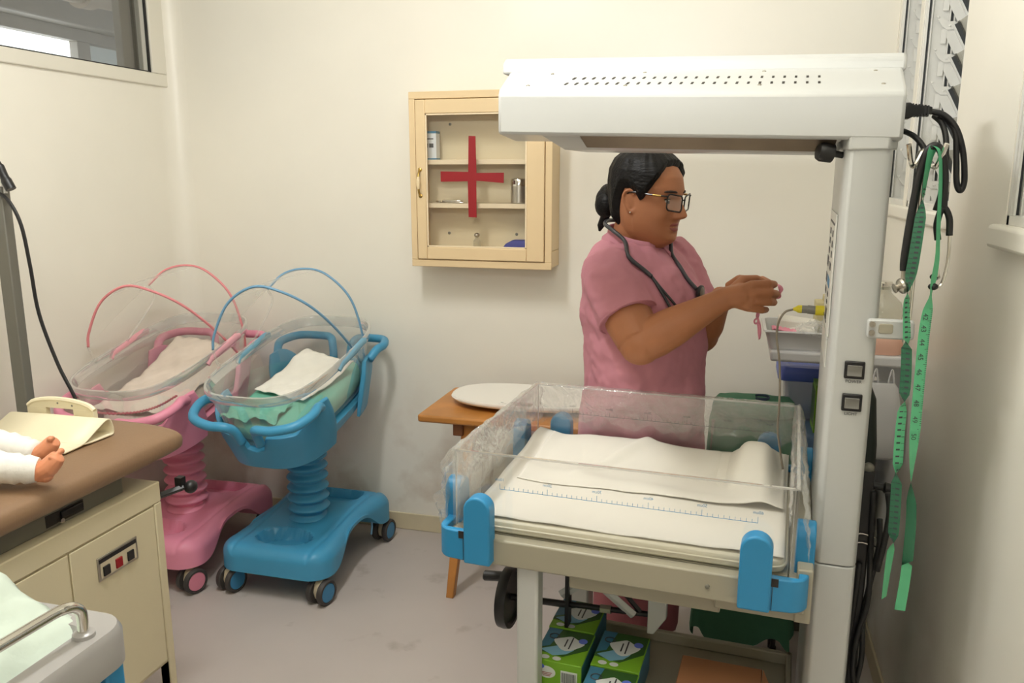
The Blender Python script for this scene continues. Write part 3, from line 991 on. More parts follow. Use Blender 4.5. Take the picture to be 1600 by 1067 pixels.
    # end bumpers with post, bars and centre notch
    for end in (-1, 1):
        wl = MB()
        outl = []
        NN = 56
        for i in range(NN + 1):
            th = PI * i / NN
            c_, s_ = math.cos(th), math.sin(th)
            outl.append((math.copysign(abs(c_) ** (2 / 3.2), c_), abs(s_) ** (2 / 3.2), th))
        secs = []
        for (ux, uy, th) in outl:
            if uy < 0.27:
                continue
            f = abs(ux)
            hgt = 0.125 + 0.075 * smst(0.70, 0.95, f) - 0.065 * smst(0.24, 0.14, f)
            hgt *= smst(0.26, 0.46, uy) * 0.9 + 0.1
            y_ = end * uy * B
            sgn = 1
            k0, k1 = 0.88, 0.88 + 0.115 * min(1, hgt / 0.16)
            zz = -0.02
            secs.append([T(ux * A * (k0 - 0.05), y_ * (k0 - 0.02), zz - 0.012), T(ux * A * k0, y_ * (k0 + 0.03), zz - 0.016), T(ux * A * (k1 + 0.035), y_ * (k1 + 0.035), zz + hgt * 0.75), T(ux * A * (k1 + 0.045), y_ * (k1 + 0.045), zz + hgt),
                         T(ux * A * (k1 - 0.01), y_ * (k1 - 0.01), zz + hgt + 0.004), T(ux * A * (k1 - 0.045), y_ * (k1 - 0.03), zz + hgt * 0.9)])
        wl.rings(secs)
        obj('bumper', wl, mbody, t, bev=0.005, angle=60)
        for sx in (-1, 1):
            pts = [(0.20, 0.20, 0.165), (0.215, 0.245, 0.188), (0.22, 0.30, 0.185), (0.19, 0.365, 0.178), (0.12, 0.392, 0.17), (0.062, 0.388, 0.166), (0.042, 0.365, 0.14), (0.036, 0.345, 0.085)]
            tb = MB().tube(spl([T(sx * x, end * y, z) for x, y, z in pts], 7), 0.0165, 12)
            obj('handle', tb, mbody, t, angle=180)
    # clear tub with thicker rim
    def ring(k, z, p=3.4, a=0.205, bb=0.36):
        return [T(a * k, b_, z) for a, b_ in [(x * 1.0, y) for x, y in sel(a * k, bb * (0.18 + 0.82 * k), 56, p)]] if False else [T(x, y, z) for x, y in sel(a * k, bb * (0.12 + 0.88 * k), 56, p)]
    tub = MB().rings([ring(0.78, 0.045), ring(0.81, 0.05), ring(0.85, 0.08), ring(0.92, 0.16), ring(0.985, 0.235)], True, False)
    tb = obj('tub', tub, MT['tub'], t, angle=180)
    rim = MB().rings([ring(0.985, 0.232), ring(1.01, 0.236), ring(1.035, 0.262), ring(1.03, 0.272), ring(1.0, 0.272), ring(0.985, 0.262), ring(0.985, 0.232)], False, False)
    obj('rim', rim, MT['tubrim'], tb, angle=60)
    # side grips under the rim
    for sx in (-1, 1):
        g = MB().tube([T(sx * 0.206, -0.05, 0.236), T(sx * 0.208, -0.03, 0.252), T(sx * 0.208, 0.15, 0.262), T(sx * 0.206, 0.18, 0.256)], [0.011, 0.015, 0.015, 0.011], 10, flat=0.5)
        obj('side_grip', g, mgrip, t)
    hp = []
    for h in hoops:
        P = spl(h, 8)
        hp.append(P)
        hq = obj('canopy_hoop', MB().tube(P, 0.0048, 8), mhoop, t, angle=180)
        e_ = P[-1]
        obj('clear_sleeve', MB().tube(spl([e_, e_ + Vector((-0.004, 0.03, -0.06)), T(-0.203, 0.05 if len(hp) > 1 else -0.12, 0.268)]), 0.0044, 8), MT['net'], hq)
    # net stretched between the hoops
    n = 40

    def smp(P, s):
        f = s * (len(P) - 1)
        i = min(int(f), len(P) - 2)
        return P[i].lerp(P[i + 1], f - i)
    net = MB().grid(n, 10, lambda s, q: smp(hp[0], s).lerp(smp(hp[1], s), q) + Vector((0, 0, 0.006 * math.sin(q * PI))))
    obj('canopy_film', net, MT['net'], t, angle=180)
    return t, tilt


BL = Vector((-1.55, 2.655, 0))
h1 = [(-1.385, 2.83, .775), (-1.375, 2.66, .92), (-1.42, 2.53, 1.045), (-1.50, 2.46, 1.11), (-1.59, 2.43, 1.128), (-1.68, 2.41, 1.07), (-1.735, 2.40, .96), (-1.745, 2.40, .905)]
h2 = [(-1.388, 2.85, .78), (-1.385, 2.835, .90), (-1.42, 2.815, 1.04), (-1.50, 2.79, 1.13), (-1.585, 2.784, 1.152), (-1.66, 2.75, 1.135), (-1.705, 2.70, 1.08)]
loc = lambda h: [Vector(p) - BL for p in h]
blue, BT = cot('rolling_cot', 'blue rolling cot with bellows post, clear tub and green bedding', BL, 0, MT['blue'], MT['blued'], MT['bluehoop'], MT['blueg'], [loc(h1), loc(h2)])
tie = MB()
for k in range(3):
    c = Vector((0.172 + 0.006 * k, 0.19 - 0.012 * k, 0.15 + 0.018 * k))
    tie.tube(spl([c + Vector((0.016 * math.cos(a), 0.01 * math.sin(a * 2), 0.018 * math.sin(a))) for a in np.linspace(0, 6.28, 9)], 4), 0.0042, 6)
tie.tube(spl([(0.178, 0.17, 0.15), (0.184, 0.165, 0.11), (0.182, 0.16, 0.075)]), 0.0042, 6)
obj('canopy_tie', tie, MT['bluehoop'], blue, label='pale blue knotted cord')
# pink twin
PK = Vector((-2.06, 2.60, 0))
h1p = [(p[0] - 0.50, p[1] - 0.03, p[2] - 0.012) for p in h1]
h2p = [(p[0] - 0.515, p[1] - 0.02, p[2] - 0.0) for p in h2]
M_ = Matrix.Rotation(R(2), 4, 'Z').inverted()
pinkc, PT = cot('rolling_cot', 'pink rolling cot with bellows post standing in the back left corner', PK, R(2), MT['pink'], MT['pinkh'], MT['pinkhoop'], MT['pinkg'], [[M_ @ (Vector(p) - PK) for p in h] for h in (h1p, h2p)])


# bedding
def pad(name, label, base, tilt, rotz, k, m, z0, z1, seed):
    o_ = MB()
    W_ = Matrix.Translation(base) @ Matrix.Rotation(rotz, 4, 'Z') @ tilt
    rs = []
    for kk, z in ((k * 0.96, z0), (k, z0 + 0.008), (k * 1.015, (z0 + z1) / 2), (k * 0.99, z1 - 0.006), (k * 0.90, z1), (k * 0.5, z1 + 0.003)):
        rs.append([W_ @ Vector((x, y * (0.12 / kk + 0.88) if False else y, z + 0.003 * fbm(x * 30, y * 25, seed))) for x, y in sel(0.205 * kk, 0.36 * (0.12 + 0.88 * kk) - 0.012, 56, 3.4)])
    o_.rings(rs)
    return tag(obj(name, o_, m, None, angle=70), label, 'mattress')


pad('cot_mattress', 'mattress under a mint green sheet in the blue cot', BL, BT, 0, 0.80, MT['green'], 0.056, 0.125, 1)
pad('cot_mattress', 'mattress under a pale sheet in the pink cot', PK, PT, R(2), 0.80, MT['floral'], 0.056, 0.125, 4)


def drape(name, label, base, tilt, rotz, m, x0, x1, y0, y1, zf, nx=36, ny=36, cat='cloth', rot=0.0):
    W_ = Matrix.Translation(base) @ Matrix.Rotation(rotz, 4, 'Z') @ tilt
    cx, cy = (x0 + x1) / 2, (y0 + y1) / 2

    def fn(s, q):
        x, y = x0 + (x1 - x0) * s, y0 + (y1 - y0) * q
        a, b = x - cx, y - cy
        xx, yy = cx + a * math.cos(rot) - b * math.sin(rot), cy + a * math.sin(rot) + b * math.cos(rot)
        return W_ @ Vector((xx, yy, zf(x, y)))
    return tag(obj(name, MB().grid(nx, ny, fn), m, None, solid=0.003, angle=80), label, cat)


drape('folded_cloth', 'white folded cloth lying on green bedding of the blue cot', BL, BT, 0, MT['cloth'], -0.115, 0.125, -0.10, 0.19, lambda x, y: 0.143 + 0.006 * fbm(x * 22, y * 20, 2) + 0.03 * smst(0.04, 0.19, y) + 0.018 * smst(0.0, -0.11, x) * smst(-0.05, 0.1, y), rot=R(-14))
drape('green_cloth', 'rumpled green cloth at the near end of the blue cot', BL, BT, 0, MT['green'], -0.15, 0.06, -0.285, -0.15, lambda x, y: 0.142 + 0.014 * fbm(x * 26, y * 34, 5) + 0.012 * math.sin(x * 60 + y * 40) * 0.5)
drape('cot_sheet', 'pale sheet rumpled over the pink cot with pink lace edging', PK, PT, R(2), MT['floral'], -0.15, 0.15, -0.27, 0.28, lambda x, y: 0.142 + 0.010 * fbm(x * 20, y * 18, 8) + 0.05 * smst(0.0, 0.28, y) * smst(0.18, -0.1, x))
lc = MB()
Wp = Matrix.Translation(PK) @ Matrix.Rotation(R(2), 4, 'Z') @ PT
P = [Wp @ Vector((x, y, z)) for x, y, z in ((-0.13, -0.315, 0.165), (-0.05, -0.325, 0.16), (0.06, -0.31, 0.162), (0.13, -0.27, 0.17), (0.165, -0.20, 0.18))]
P = spl(P, 16)
lc.tube([p + Vector((0, 0, 0.0035 * (i % 2))) for i, p in enumerate(P)], 0.004, 6)
lace = obj('lace_trim', lc, MT['lace'], None, angle=180)
tag(lace, 'dark pink lace trim along the near edge of the pink cot bedding', 'trim')


# ------------------------------------------------------------------ wall cabinet with red cross
CX0, CX1, CZ0, CZ1, CD = -1.195, -0.655, 1.165, 1.80, 0.14
cabt = thing('medicine_cabinet', 'cream wooden wall cabinet with glass door and red cross', 'cabinet', ((CX0 + CX1) / 2, YB - 0.002, CZ0))
cw, ch = CX1 - CX0, CZ1 - CZ0
h = cw / 2
b = MB()
b.box(-h, h, -CD, 0, 0, 0.062).box(-h, h, -CD, 0, ch - 0.02, ch).box(-h, -h + 0.02, -CD, 0, 0.062, ch - 0.02).box(h - 0.02, h, -CD, 0, 0.062, ch - 0.02)
obj('body', b, MT['cab'], cabt, bev=0.003)
obj('back_board', MB().box(-h + 0.02, h - 0.02, -0.012, -0.001, 0.062, ch - 0.02), MT['cabin'], cabt, smooth=False)
ff = MB()
ff.box(-h - 0.004, h + 0.004, -CD - 0.008, -CD, -0.004, 0.022).box(-h - 0.004, h + 0.004, -CD - 0.008, -CD, ch - 0.022, ch + 0.004).box(-h - 0.004, -h + 0.02, -CD - 0.008, -CD, 0.022, ch - 0.022).box(h - 0.022, h + 0.004, -CD - 0.008, -CD, 0.022, ch - 0.022)
obj('face_frame', ff, MT['cab'], cabt, bev=0.002)
for z in (0.225, 0.386):
    obj('shelf', MB().box(-h + 0.02, h - 0.02, -CD + 0.024, -0.012, z - 0.009, z + 0.009), MT['cabedge'], cabt, bev=0.002)
dx0, dx1, dz0, dz1 = -h + 0.023, h - 0.024, 0.025, ch - 0.025
gx0, gx1, gz0, gz1 = dx0 + 0.038, dx1 - 0.066, dz0 + 0.046, dz1 - 0.05
dd = MB()
d0, d1 = -CD - 0.014, -CD + 0.006
dd.box(dx0, gx0, d0, d1, dz0, dz1).box(gx1, dx1, d0, d1, dz0, dz1).box(gx0, gx1, d0, d1, dz0, gz0).box(gx0, gx1, d0, d1, gz1, dz1)
door = obj('door', dd, MT['cab'], cabt, bev=0.003)
be = MB()
for q in ((gx0, gx1, gz0, gz0 + 0.006), (gx0, gx1, gz1 - 0.006, gz1), (gx0, gx0 + 0.006, gz0, gz1), (gx1 - 0.006, gx1, gz0, gz1)):
    be.box(q[0], q[1], d0 + 0.003, d0 + 0.009, q[2], q[3])
obj('glazing_bead', be, MT['cabedge'], door, bev=0.001)
obj('pane', MB().box(gx0, gx1, d0 + 0.009, d0 + 0.012, gz0, gz1), MT['cglass'], door, smooth=False)
cxm, czm = -0.028, 0.33
tp = [(-0.016, -0.145), (0.015, -0.146), (0.015, -0.012), (0.120, -0.02), (0.121, 0.017), (0.016, 0.016), (0.013, 0.148), (-0.013, 0.149), (-0.016, 0.02), (-0.124, 0.022), (-0.124, -0.016), (-0.018, -0.014)]
obj('red_cross', MB().prism([(cxm + a, czm + c) for a, c in tp], d0 + 0.0068, d0 + 0.0088, 'y'), MT['red'], door, smooth=False, label='red tape cross stuck on the glass')
hn = MB()
hx = dx0 + 0.016
hn.tube(spl([(hx, d0, 0.355), (hx, d0 - 0.012, 0.35), (hx, d0 - 0.02, 0.33), (hx, d0 - 0.02, 0.29), (hx, d0 - 0.012, 0.27), (hx, d0, 0.265)]), 0.0042, 8)
for z in (0.358, 0.262):
    hn.lathe([(0.008, 0), (0.007, 0.004), (0.003, 0.006)], 12, Matrix.Translation((hx, d0, z)) @ Matrix.Rotation(R(90), 4, 'X'))
hd = obj('handle', hn, MT['brass'], door)
obj('grip', MB().tube([(hx, d0 - 0.02, 0.288), (hx, d0 - 0.021, 0.298), (hx, d0 - 0.021, 0.322), (hx, d0 - 0.02, 0.332)], [0.005, 0.0075, 0.0075, 0.005], 10), MT['porcelain'], hd)
for x, z in ((-0.16, 0.53), (-0.17, 0.115), (0.105, 0.115)):
    obj('wall_screw', MB().lathe([(0.006, 0), (0.005, 0.002), (0.0015, 0.003)], 10, Matrix.Translation((x, -0.012, z)) @ Matrix.Rotation(R(90), 4, 'X')), MT['metalgrey'], cabt)
CO = Vector(((CX0 + CX1) / 2, YB - 0.002, CZ0))


def inside(x, y, z):
    return CO + Vector((x, y, z))


# contents
bxm = thing('medicine_box', 'small white carton with blue bands on the cabinet top shelf', 'carton', inside(-0.222, -0.07, 0.3955))
obj('carton', MB().box(-0.033, 0.033, -0.02, 0.02, 0, 0.105), MT['gboxw'], bxm, bev=0.001)
obj('band', MB().box(-0.0335, 0.0335, -0.0205, 0.0205, 0.0, 0.006).box(-0.0335, 0.0335, -0.0205, 0.0205, 0.097, 0.1055), MT['gboxb'], bxm)
obj('print', MB().box(0.005, 0.022, -0.0208, -0.02, 0.045, 0.06).box(-0.02, 0.0, -0.0208, -0.02, 0.045, 0.06).box(-0.02, 0.022, -0.0208, -0.02, 0.075, 0.079), MT['inkd'], bxm)
tin = thing('steel_canister', 'round stainless canister with lid on the cabinet middle shelf', 'canister', inside(0.13, -0.07, 0.2345))
obj('body', MB().lathe([(0.029, 0), (0.031, 0.002), (0.031, 0.07)], 28), MT['steel'], tin)
obj('lid', MB().lathe([(0.0325, 0.064), (0.0325, 0.083), (0.030, 0.089), (0.018, 0.093), (0.0, 0.094)], 28), MT['chrome'], tin)
pk = MB().box(-0.05, 0.05, -0.018, 0.018, 0.0, 0.004).box(-0.04, 0.035, -0.014, 0.014, 0.004, 0.011).box(-0.066, -0.05, -0.012, 0.006, 0, 0.009)
o = tag(obj('foil_packet', pk, MT['chrome'], None, bev=0.002), 'flat foil packet lying on the cabinet middle shelf', 'packet')
o.location = inside(-0.13, -0.075, 0.2345)
vb = thing('stoppered_vial', 'tiny clear vial with round stopper on the cabinet floor', 'vial', inside(-0.04, -0.06, 0.0625))
obj('body', MB().lathe([(0.012, 0), (0.014, 0.003), (0.014, 0.028), (0.007, 0.036), (0.007, 0.042)], 18), MT['jar'], vb)
obj('stopper', MB().ball((0, 0, 0.05), (0.011, 0.011, 0.009), 14, 8), MT['steel'], vb)
nv = MB().rings([[(-0.06, -0.04, 0), (0.07, -0.04, 0), (0.07, 0.03, 0), (-0.06, 0.03, 0)], [(-0.045, -0.034, 0.022), (0.07, -0.036, 0.024), (0.07, 0.026, 0.024), (-0.045, 0.024, 0.022)], [(-0.02, -0.03, 0.036), (0.068, -0.03, 0.037), (0.068, 0.02, 0.037), (-0.02, 0.02, 0.036)]])
o = tag(obj('folded_navy_cloth', nv, MT['navy'], None, bev=0.006, seg=3), 'folded navy cloth on the cabinet floor, right side', 'cloth')
o.location = inside(0.13, -0.07, 0.0625)

# ------------------------------------------------------------------ wooden stool table with baby scale
tb = thing('wooden_table', 'small varnished wooden table with splayed legs against the back wall', 'table', (-0.68, 2.74, 0))
TZ = 0.684
obj('tabletop', MB().prism(rrect(-0.365, 0.33, -0.20, 0.20, 0.012, 2), TZ - 0.026, TZ), MT['wood'], tb, bev=0.007, seg=3)
for x in (-0.225, 0.2):
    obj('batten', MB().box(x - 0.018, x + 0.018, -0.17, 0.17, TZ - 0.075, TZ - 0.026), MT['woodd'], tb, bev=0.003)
for x0, y0 in ((-0.19, -0.13), (-0.19, 0.14), (0.18, -0.13), (0.18, 0.14)):
    x1, y1 = x0 * 1.35, y0 + (-0.05 if y0 < 0 else 0.06)
    obj('leg', MB().rings([[(x1 - 0.014, y1 - 0.016, 0), (x1 + 0.014, y1 - 0.016, 0), (x1 + 0.014, y1 + 0.016, 0), (x1 - 0.014, y1 + 0.016, 0)], [(x0 - 0.024, y0 - 0.022, TZ - 0.027), (x0 + 0.024, y0 - 0.022, TZ - 0.027), (x0 + 0.024, y0 + 0.022, TZ - 0.027), (x0 - 0.024, y0 + 0.022, TZ - 0.027)]]), MT['wood'] if y0 < 0 else MT['woodd'], tb, bev=0.003)  # rear legs use the shaded copy of the wood
sc = thing('baby_scale', 'white oval baby weighing scale on the small wooden table', 'scale', (-0.70, 2.765, TZ))
obj('base', MB().rings([[(x, y, z) for x, y in sel(0.2, 0.09, 40, 2.6)] for z in (0.0, 0.014)]), MT['black'], sc, bev=0.002)
pl = MB()
pl.rings([[(x, y, z) for x, y in sel(0.285 * k, 0.155 * k, 64, 2.5)] for k, z in ((0.86, 0.014), (0.97, 0.02), (1.0, 0.03), (0.985, 0.037), (0.95, 0.037), (0.85, 0.034), (0.4, 0.033))])
obj('weighing_tray', pl, MT['scale'], sc, angle=60)
obj('display', MB().box(-0.035, 0.045, -0.138, -0.108, 0.034, 0.038), MT['metalgrey'], sc, bev=0.001)
obj('button', MB().lathe([(0.014, 0.0345), (0.0135, 0.0362), (0.0, 0.0364)], 20, Matrix.Translation((-0.065, -0.118, 0))), MT['scale'], sc)
obj('button_mark', MB().box(-0.070, -0.060, -0.1195, -0.1165, 0.0364, 0.0368), MT['inkd'], sc)

# ------------------------------------------------------------------ examination couch
XE = -1.42
ex = thing('examination_couch', 'cream metal examination couch with brown padded top', 'couch', (XE - 0.27, 1.69, 0))


def EX(x, y, z):
    return (x - (XE - 0.27), y - 1.69, z)


def ebox(m_, x0, x1, y0, y1, z0, z1):
    a, c = EX(x0, y0, z0), EX(x1, y1, z1)
    return m_.box(a[0], c[0], a[1], c[1], a[2], c[2])


obj('body', ebox(ebox(MB(), XE - 0.53, XE, 0.25, 1.69, 0.665, 0.72), XE - 0.525, XE - 0.006, 0.255, 1.685, 0.21, 0.665), MT['table'], ex, bev=0.003)
obj('corner_post', ebox(MB(), XE - 0.03, XE, 1.664, 1.69, 0.11, 0.665), MT['table'], ex, bev=0.003)
obj('corner_post', ebox(MB(), XE - 0.53, XE - 0.5, 1.664, 1.69, 0.0, 0.665), MT['table'], ex, bev=0.003)
for y in (0.28, 1.677):
    for x in (XE - 0.515, XE - 0.015):
        o = obj('leg', ebox(MB(), x - 0.014, x + 0.014, y - 0.013, y + 0.013, 0.0, 0.215), MT['table'], ex, bev=0.002)
for y0, y1 in ((0.30, 0.80), (0.806, 1.375), (1.381, 1.66)):
    obj('side_panel', ebox(MB(), XE - 0.006, XE - 0.0005, y0, y1, 0.222, 0.660), MT['table'], ex, bev=0.0015)
# switch plate
spx = XE - 0.0005
sw = obj('switch_plate', ebox(MB(), spx - 0.002, spx + 0.003, 1.455, 1.588, 0.553, 0.612), MT['steel'], ex, bev=0.001)
obj('plate_inset', ebox(MB(), spx + 0.003, spx + 0.0036, 1.462, 1.581, 0.558, 0.597), MT['caster'], sw)
obj('title_strip', ebox(MB(), spx + 0.003, spx + 0.0038, 1.460, 1.583, 0.597, 0.607), MT['black'], sw)
for y, mm in ((1.479, 'black'), (1.520, 'red'), (1.560, 'black')):
    obj('rocker_switch', ebox(MB(), spx + 0.003, spx + 0.0075, y - 0.0105, y + 0.0105, 0.562, 0.586), MT[mm], sw, bev=0.001)
# dark steel frame under the pad
obj('pad_frame', ebox(MB(), XE - 0.50, XE - 0.035, 0.25, 1.60, 0.72, 0.765), MT['metalgrey'], ex, bev=0.003)
obj('latch_slot', ebox(MB(), XE - 0.036, XE - 0.0335, 1.36, 1.47, 0.727, 0.755), MT['dark'], ex, bev=0.004)
obj('latch_pin', MB().tube([EX(XE - 0.034, 1.395, 0.733), EX(XE - 0.022, 1.395, 0.733)], 0.006, 10), MT['chrome'], ex)
obj('latch_lever', ebox(MB(), XE - 0.034, XE - 0.027, 1.40, 1.465, 0.735, 0.752), MT['black'], ex, bev=0.003)
# pad: rounded section swept along y
pd = MB()
rs = []
for y, k in ((0.2, 1.0), (1.55, 1.0), (1.66, 0.985), (1.72, 0.95), (1.752, 0.88), (1.768, 0.76), (1.775, 0.5)):
    zc, hh = 0.808, 0.046
    rs.append([EX(XE - 0.255 + x * (0.94 + 0.06 * k), y, zc + z * (0.35 + 0.65 * k)) for x, z in sel(0.278, hh, 44, 3.4)])
pd.rings(rs)
obj('pad', pd, MT['vinyl'], ex, angle=60)
tear = MB()
for x, y, z, a in ((XE - 0.005, 1.735, 0.822, 0.3), (XE + 0.004, 1.70, 0.80, 1.3)):
    tear.box(-0.012, 0.012, -0.003, 0.003, -0.0015, 0.0015, Matrix.Translation(EX(x, y, z)) @ Matrix.Rotation(a, 4, 'Y'))
obj('tear', tear, MT['dark'], ex)
# black clamp arm with knob on the far end
ar = MB().tube([EX(XE - 0.06, 1.69, 0.655), EX(XE + 0.006, 1.775, 0.672)], 0.010, 4)
cl = obj('clamp_arm', ar, MT['black'], ex, bev=0.002)
kc = Vector(EX(XE + 0.016, 1.79, 0.668))
kn = MB().ball(kc, (0.017, 0.020, 0.018), 14, 10).box(kc.x - 0.03, kc.x - 0.01, kc.y - 0.026, kc.y - 0.006, kc.z - 0.004, kc.z + 0.032)
obj('clamp_knob', kn, MT['black'], cl)

# cream handled board and folded vinyl on the couch
bdp = thing('handled_board', 'cream plastic board with arched top and hand slot on the couch', 'board', (-1.672, 1.655, 0.853))
top = [(-0.105, 0.0), (0.105, 0.0), (0.105, 0.052)] + [(0.105 * math.cos(R(a)), 0.052 + 0.026 * math.sin(R(a))) for a in range(10, 171, 10)] + [(-0.105, 0.052)]
bd = MB()
# built as strips around the hand slot
sl0, sl1, sz0, sz1 = -0.045, 0.042, 0.032, 0.056
arch = lambda x: 0.052 + 0.026 * math.sqrt(max(0, 1 - (x / 0.105) ** 2))
bd.prism([(-0.105, 0), (0.105, 0), (0.105, sz0), (-0.105, sz0)], -0.007, 0.007, 'y')
bd.prism([(-0.105, sz0), (sl0, sz0), (sl0, sz1), (-0.105, sz1)], -0.007, 0.007, 'y')
bd.prism([(sl1, sz0), (0.105, sz0), (0.105, sz1), (sl1, sz1)], -0.007, 0.007, 'y')
xs = [-0.104 + 0.208 * i / 16 for i in range(17)]
bd.prism([(x, sz1) for x in xs] + [(x, max(sz1 + 0.001, arch(x))) for x in reversed(xs)], -0.007, 0.007, 'y')
obj('plate', bd, MT['crm'], bdp, bev=0.0015)
obj('rim', MB().tube([(x, -0.002, arch(x) + 0.001) for x in xs], 0.007, 8), MT['crm'], bdp)
for x, z in ((-0.06, 0.022), (0.062, 0.022), (0.04, 0.066), (-0.005, 0.07)):
    obj('screw', MB().lathe([(0.003, 0), (0.002, 0.001)], 8, Matrix.Translation((x, -0.007, z)) @ Matrix.Rotation(R(90), 4, 'X')), MT['metalgrey'], bdp)
vn = MB()
tri = [(0.0, 0.001), (0.10, 0.001), (0.112, 0.006), (0.112, 0.05), (0.104, 0.058), (0.094, 0.058), (0.0, 0.006)]
prof = spl([(0, *p) for p in [(-0.055, 0.003), (-0.02, 0.004), (0.01, 0.008), (0.055, 0.030), (0.084, 0.043), (0.097, 0.041), (0.104, 0.026), (0.106, 0.004), (0.085, 0.002), (0.03, 0.003), (0.0, 0.007)]], 5)
vn.rings([[(x, p.y + sh_, p.z) for p in prof] for x, sh_ in ((-0.22, -0.01), (-0.1, 0.0), (-0.03, 0.0), (0.068, 0.004))], False, False, closed=False)
o = obj('folded_vinyl_mat', vn, MT['crm'], None, solid=0.004, angle=60)
o.location = (-1.575, 1.535, 0.854)
tag(o, 'cream vinyl mat folded into a wedge in front of the handled board', 'mat')

# doll lying on the couch
dl = thing('baby_doll', 'baby doll in white leggings with bare feet on the brown couch', 'doll', (-1.62, 1.35, 0.855))
DO = Vector((-1.62, 1.35, 0.855))
lg = MB()
for pts in ([(-1.75, 1.385, .905), (-1.62, 1.37, .908), (-1.545, 1.39, .895), (-1.50, 1.40, .885)], [(-1.72, 1.27, .905), (-1.56, 1.255, .905), (-1.47, 1.29, .894), (-1.415, 1.32, .884)]):
    P = spl([Vector(p) - DO for p in pts], 6)
    n = len(P)
    lg.tube(P, [0.046 - 0.018 * (i / (n - 1)) + 0.0025 * math.sin(i * 2.4) for i in range(n)], 18)
lg.ball(Vector((-1.78, 1.34, .905)) - DO, (0.085, 0.10, 0.05), 20, 12)
obj('leggings', lg, MT['sock'], dl, angle=70)
for (a, d, sp) in ((Vector((-1.495, 1.402, .882)), Vector((0.62, 0.25, 0.62)), 1), (Vector((-1.410, 1.322, .880)), Vector((0.6, 0.35, 0.6)), -1)):
    a = a - DO
    d = d.normalized()
    up = Vector((-0.5, -0.1, 0.8))
    side = d.cross(up).normalized()
    ft = MB()
    ft.tube([a - d * 0.015, a + d * 0.004, a + d * 0.02 - up * 0.004, a + d * 0.036 - up * 0.002, a + d * 0.048, a + d * 0.052], [0.017, 0.021, 0.021, 0.019, 0.016, 0.008], 14, flat=1.15)
    ft.ball(a - up * 0.012 + d * 0.004, 0.017, 12, 8)
    for k in range(5):
        c = a + d * (0.055 - 0.002 * abs(k - 0.6) * 2) + side * (0.016 - 0.008 * k) * sp + up * 0.006
        ft.ball(c, 0.0075 if k == 0 else 0.0052, 10, 6)
    me = mesh('foot', ft, MT['doll'])
    fixn(me)
    o = obj('foot', me, None, dl)
    rm = o.modifiers.new('join', 'REMESH')
    rm.mode = 'VOXEL'
    rm.voxel_size = 0.0018
    rm.use_smooth_shade = True
    sm_ = o.modifiers.new('smooth', 'SMOOTH')
    sm_.iterations = 3

# ------------------------------------------------------------------ pole with round head behind the couch
pn = thing('lamp_stand', 'grey pole stand with round grey head, black handle and hanging cord', 'stand', (-2.09, 1.935, 0))
obj('pole', MB().box(-0.022, 0.022, -0.016, 0.016, 0.03, 1.47), MT['polegrey'], pn, bev=0.003)
for a in (0, 72, 144, 216, 288):
    obj('foot', MB().tube([(0, 0, 0.05), (0.2 * math.cos(R(a + 20)), 0.2 * math.sin(R(a + 20)), 0.03), (0.21 * math.cos(R(a + 20)), 0.21 * math.sin(R(a + 20)), 0.012)], 0.013, 8), MT['polegrey'], pn)
HP = Vector((-0.052, -0.03, 1.395))
obj('head', MB().lathe([(0.0, 0.012), (0.068, 0.012), (0.074, 0.006), (0.074, -0.008), (0.06, -0.014), (0.0, -0.014)], 32, Matrix.Translation(HP) @ Matrix.Rotation(R(72), 4, 'Y') @ Matrix.Rotation(R(14), 4, 'X'), False, False), MT['alu'], pn)
obj('head_rim', MB().tube([(Matrix.Translation(HP) @ Matrix.Rotation(R(72), 4, 'Y') @ Matrix.Rotation(R(14), 4, 'X')) @ Vector((0.075 * math.cos(a), 0.075 * math.sin(a), 0)) for a in np.linspace(0, 2 * PI, 33)[:-1]], 0.0045, 8, closed=True), MT['polegrey'], pn)
obj('yoke', MB().tube(spl([(-0.02, 0, 1.45), (-0.03, -0.01, 1.50), (-0.012, -0.01, 1.515), (0.012, 0, 1.50), (0.016, 0, 1.45)]), 0.010, 8), MT['alu'], pn)
hb_ = MB().tube(spl([(-0.20, -0.02, 1.535), (-0.06, -0.02, 1.540), (0.01, -0.018, 1.541), (0.026, -0.016, 1.532), (0.038, -0.014, 1.50), (0.056, -0.012, 1.462)], 6), [0.010] * 12 + [0.009] * 7 + [0.012] * 7 + [0.0145] * 5, 10)
obj('handle_bar', hb_, MT['black'], pn)
obj('cord', MB().tube(spl([(0.012, -0.02, 1.455), (0.05, -0.02, 1.43), (0.085, -0.02, 1.36), (0.10, -0.02, 1.24), (0.112, -0.02, 1.10), (0.16, -0.02, 0.95), (0.215, -0.02, 0.83), (0.225, -0.02, 0.70), (0.22, -0.02, 0.45)], 7), 0.0052, 8), MT['rubber'], pn)

# ------------------------------------------------------------------ white trolley at the near left
TX, TY, TZ2 = -0.91, 1.0, 0.80
tr = thing('nursery_trolley', 'white plastic trolley with chrome rail in the near left corner', 'trolley', (TX - 0.2, TY - 0.3, 0))


def TR(x, y, z):
    return Vector((x - (TX - 0.2), y - (TY - 0.3), z))


def trr(x0, x1, y0, y1, r, z):
    a, c = TR(x0, y0, z), TR(x1, y1, z)
    return [(p, q, z) for p, q in rrect(a.x, c.x, a.y, c.y, r, 6)]


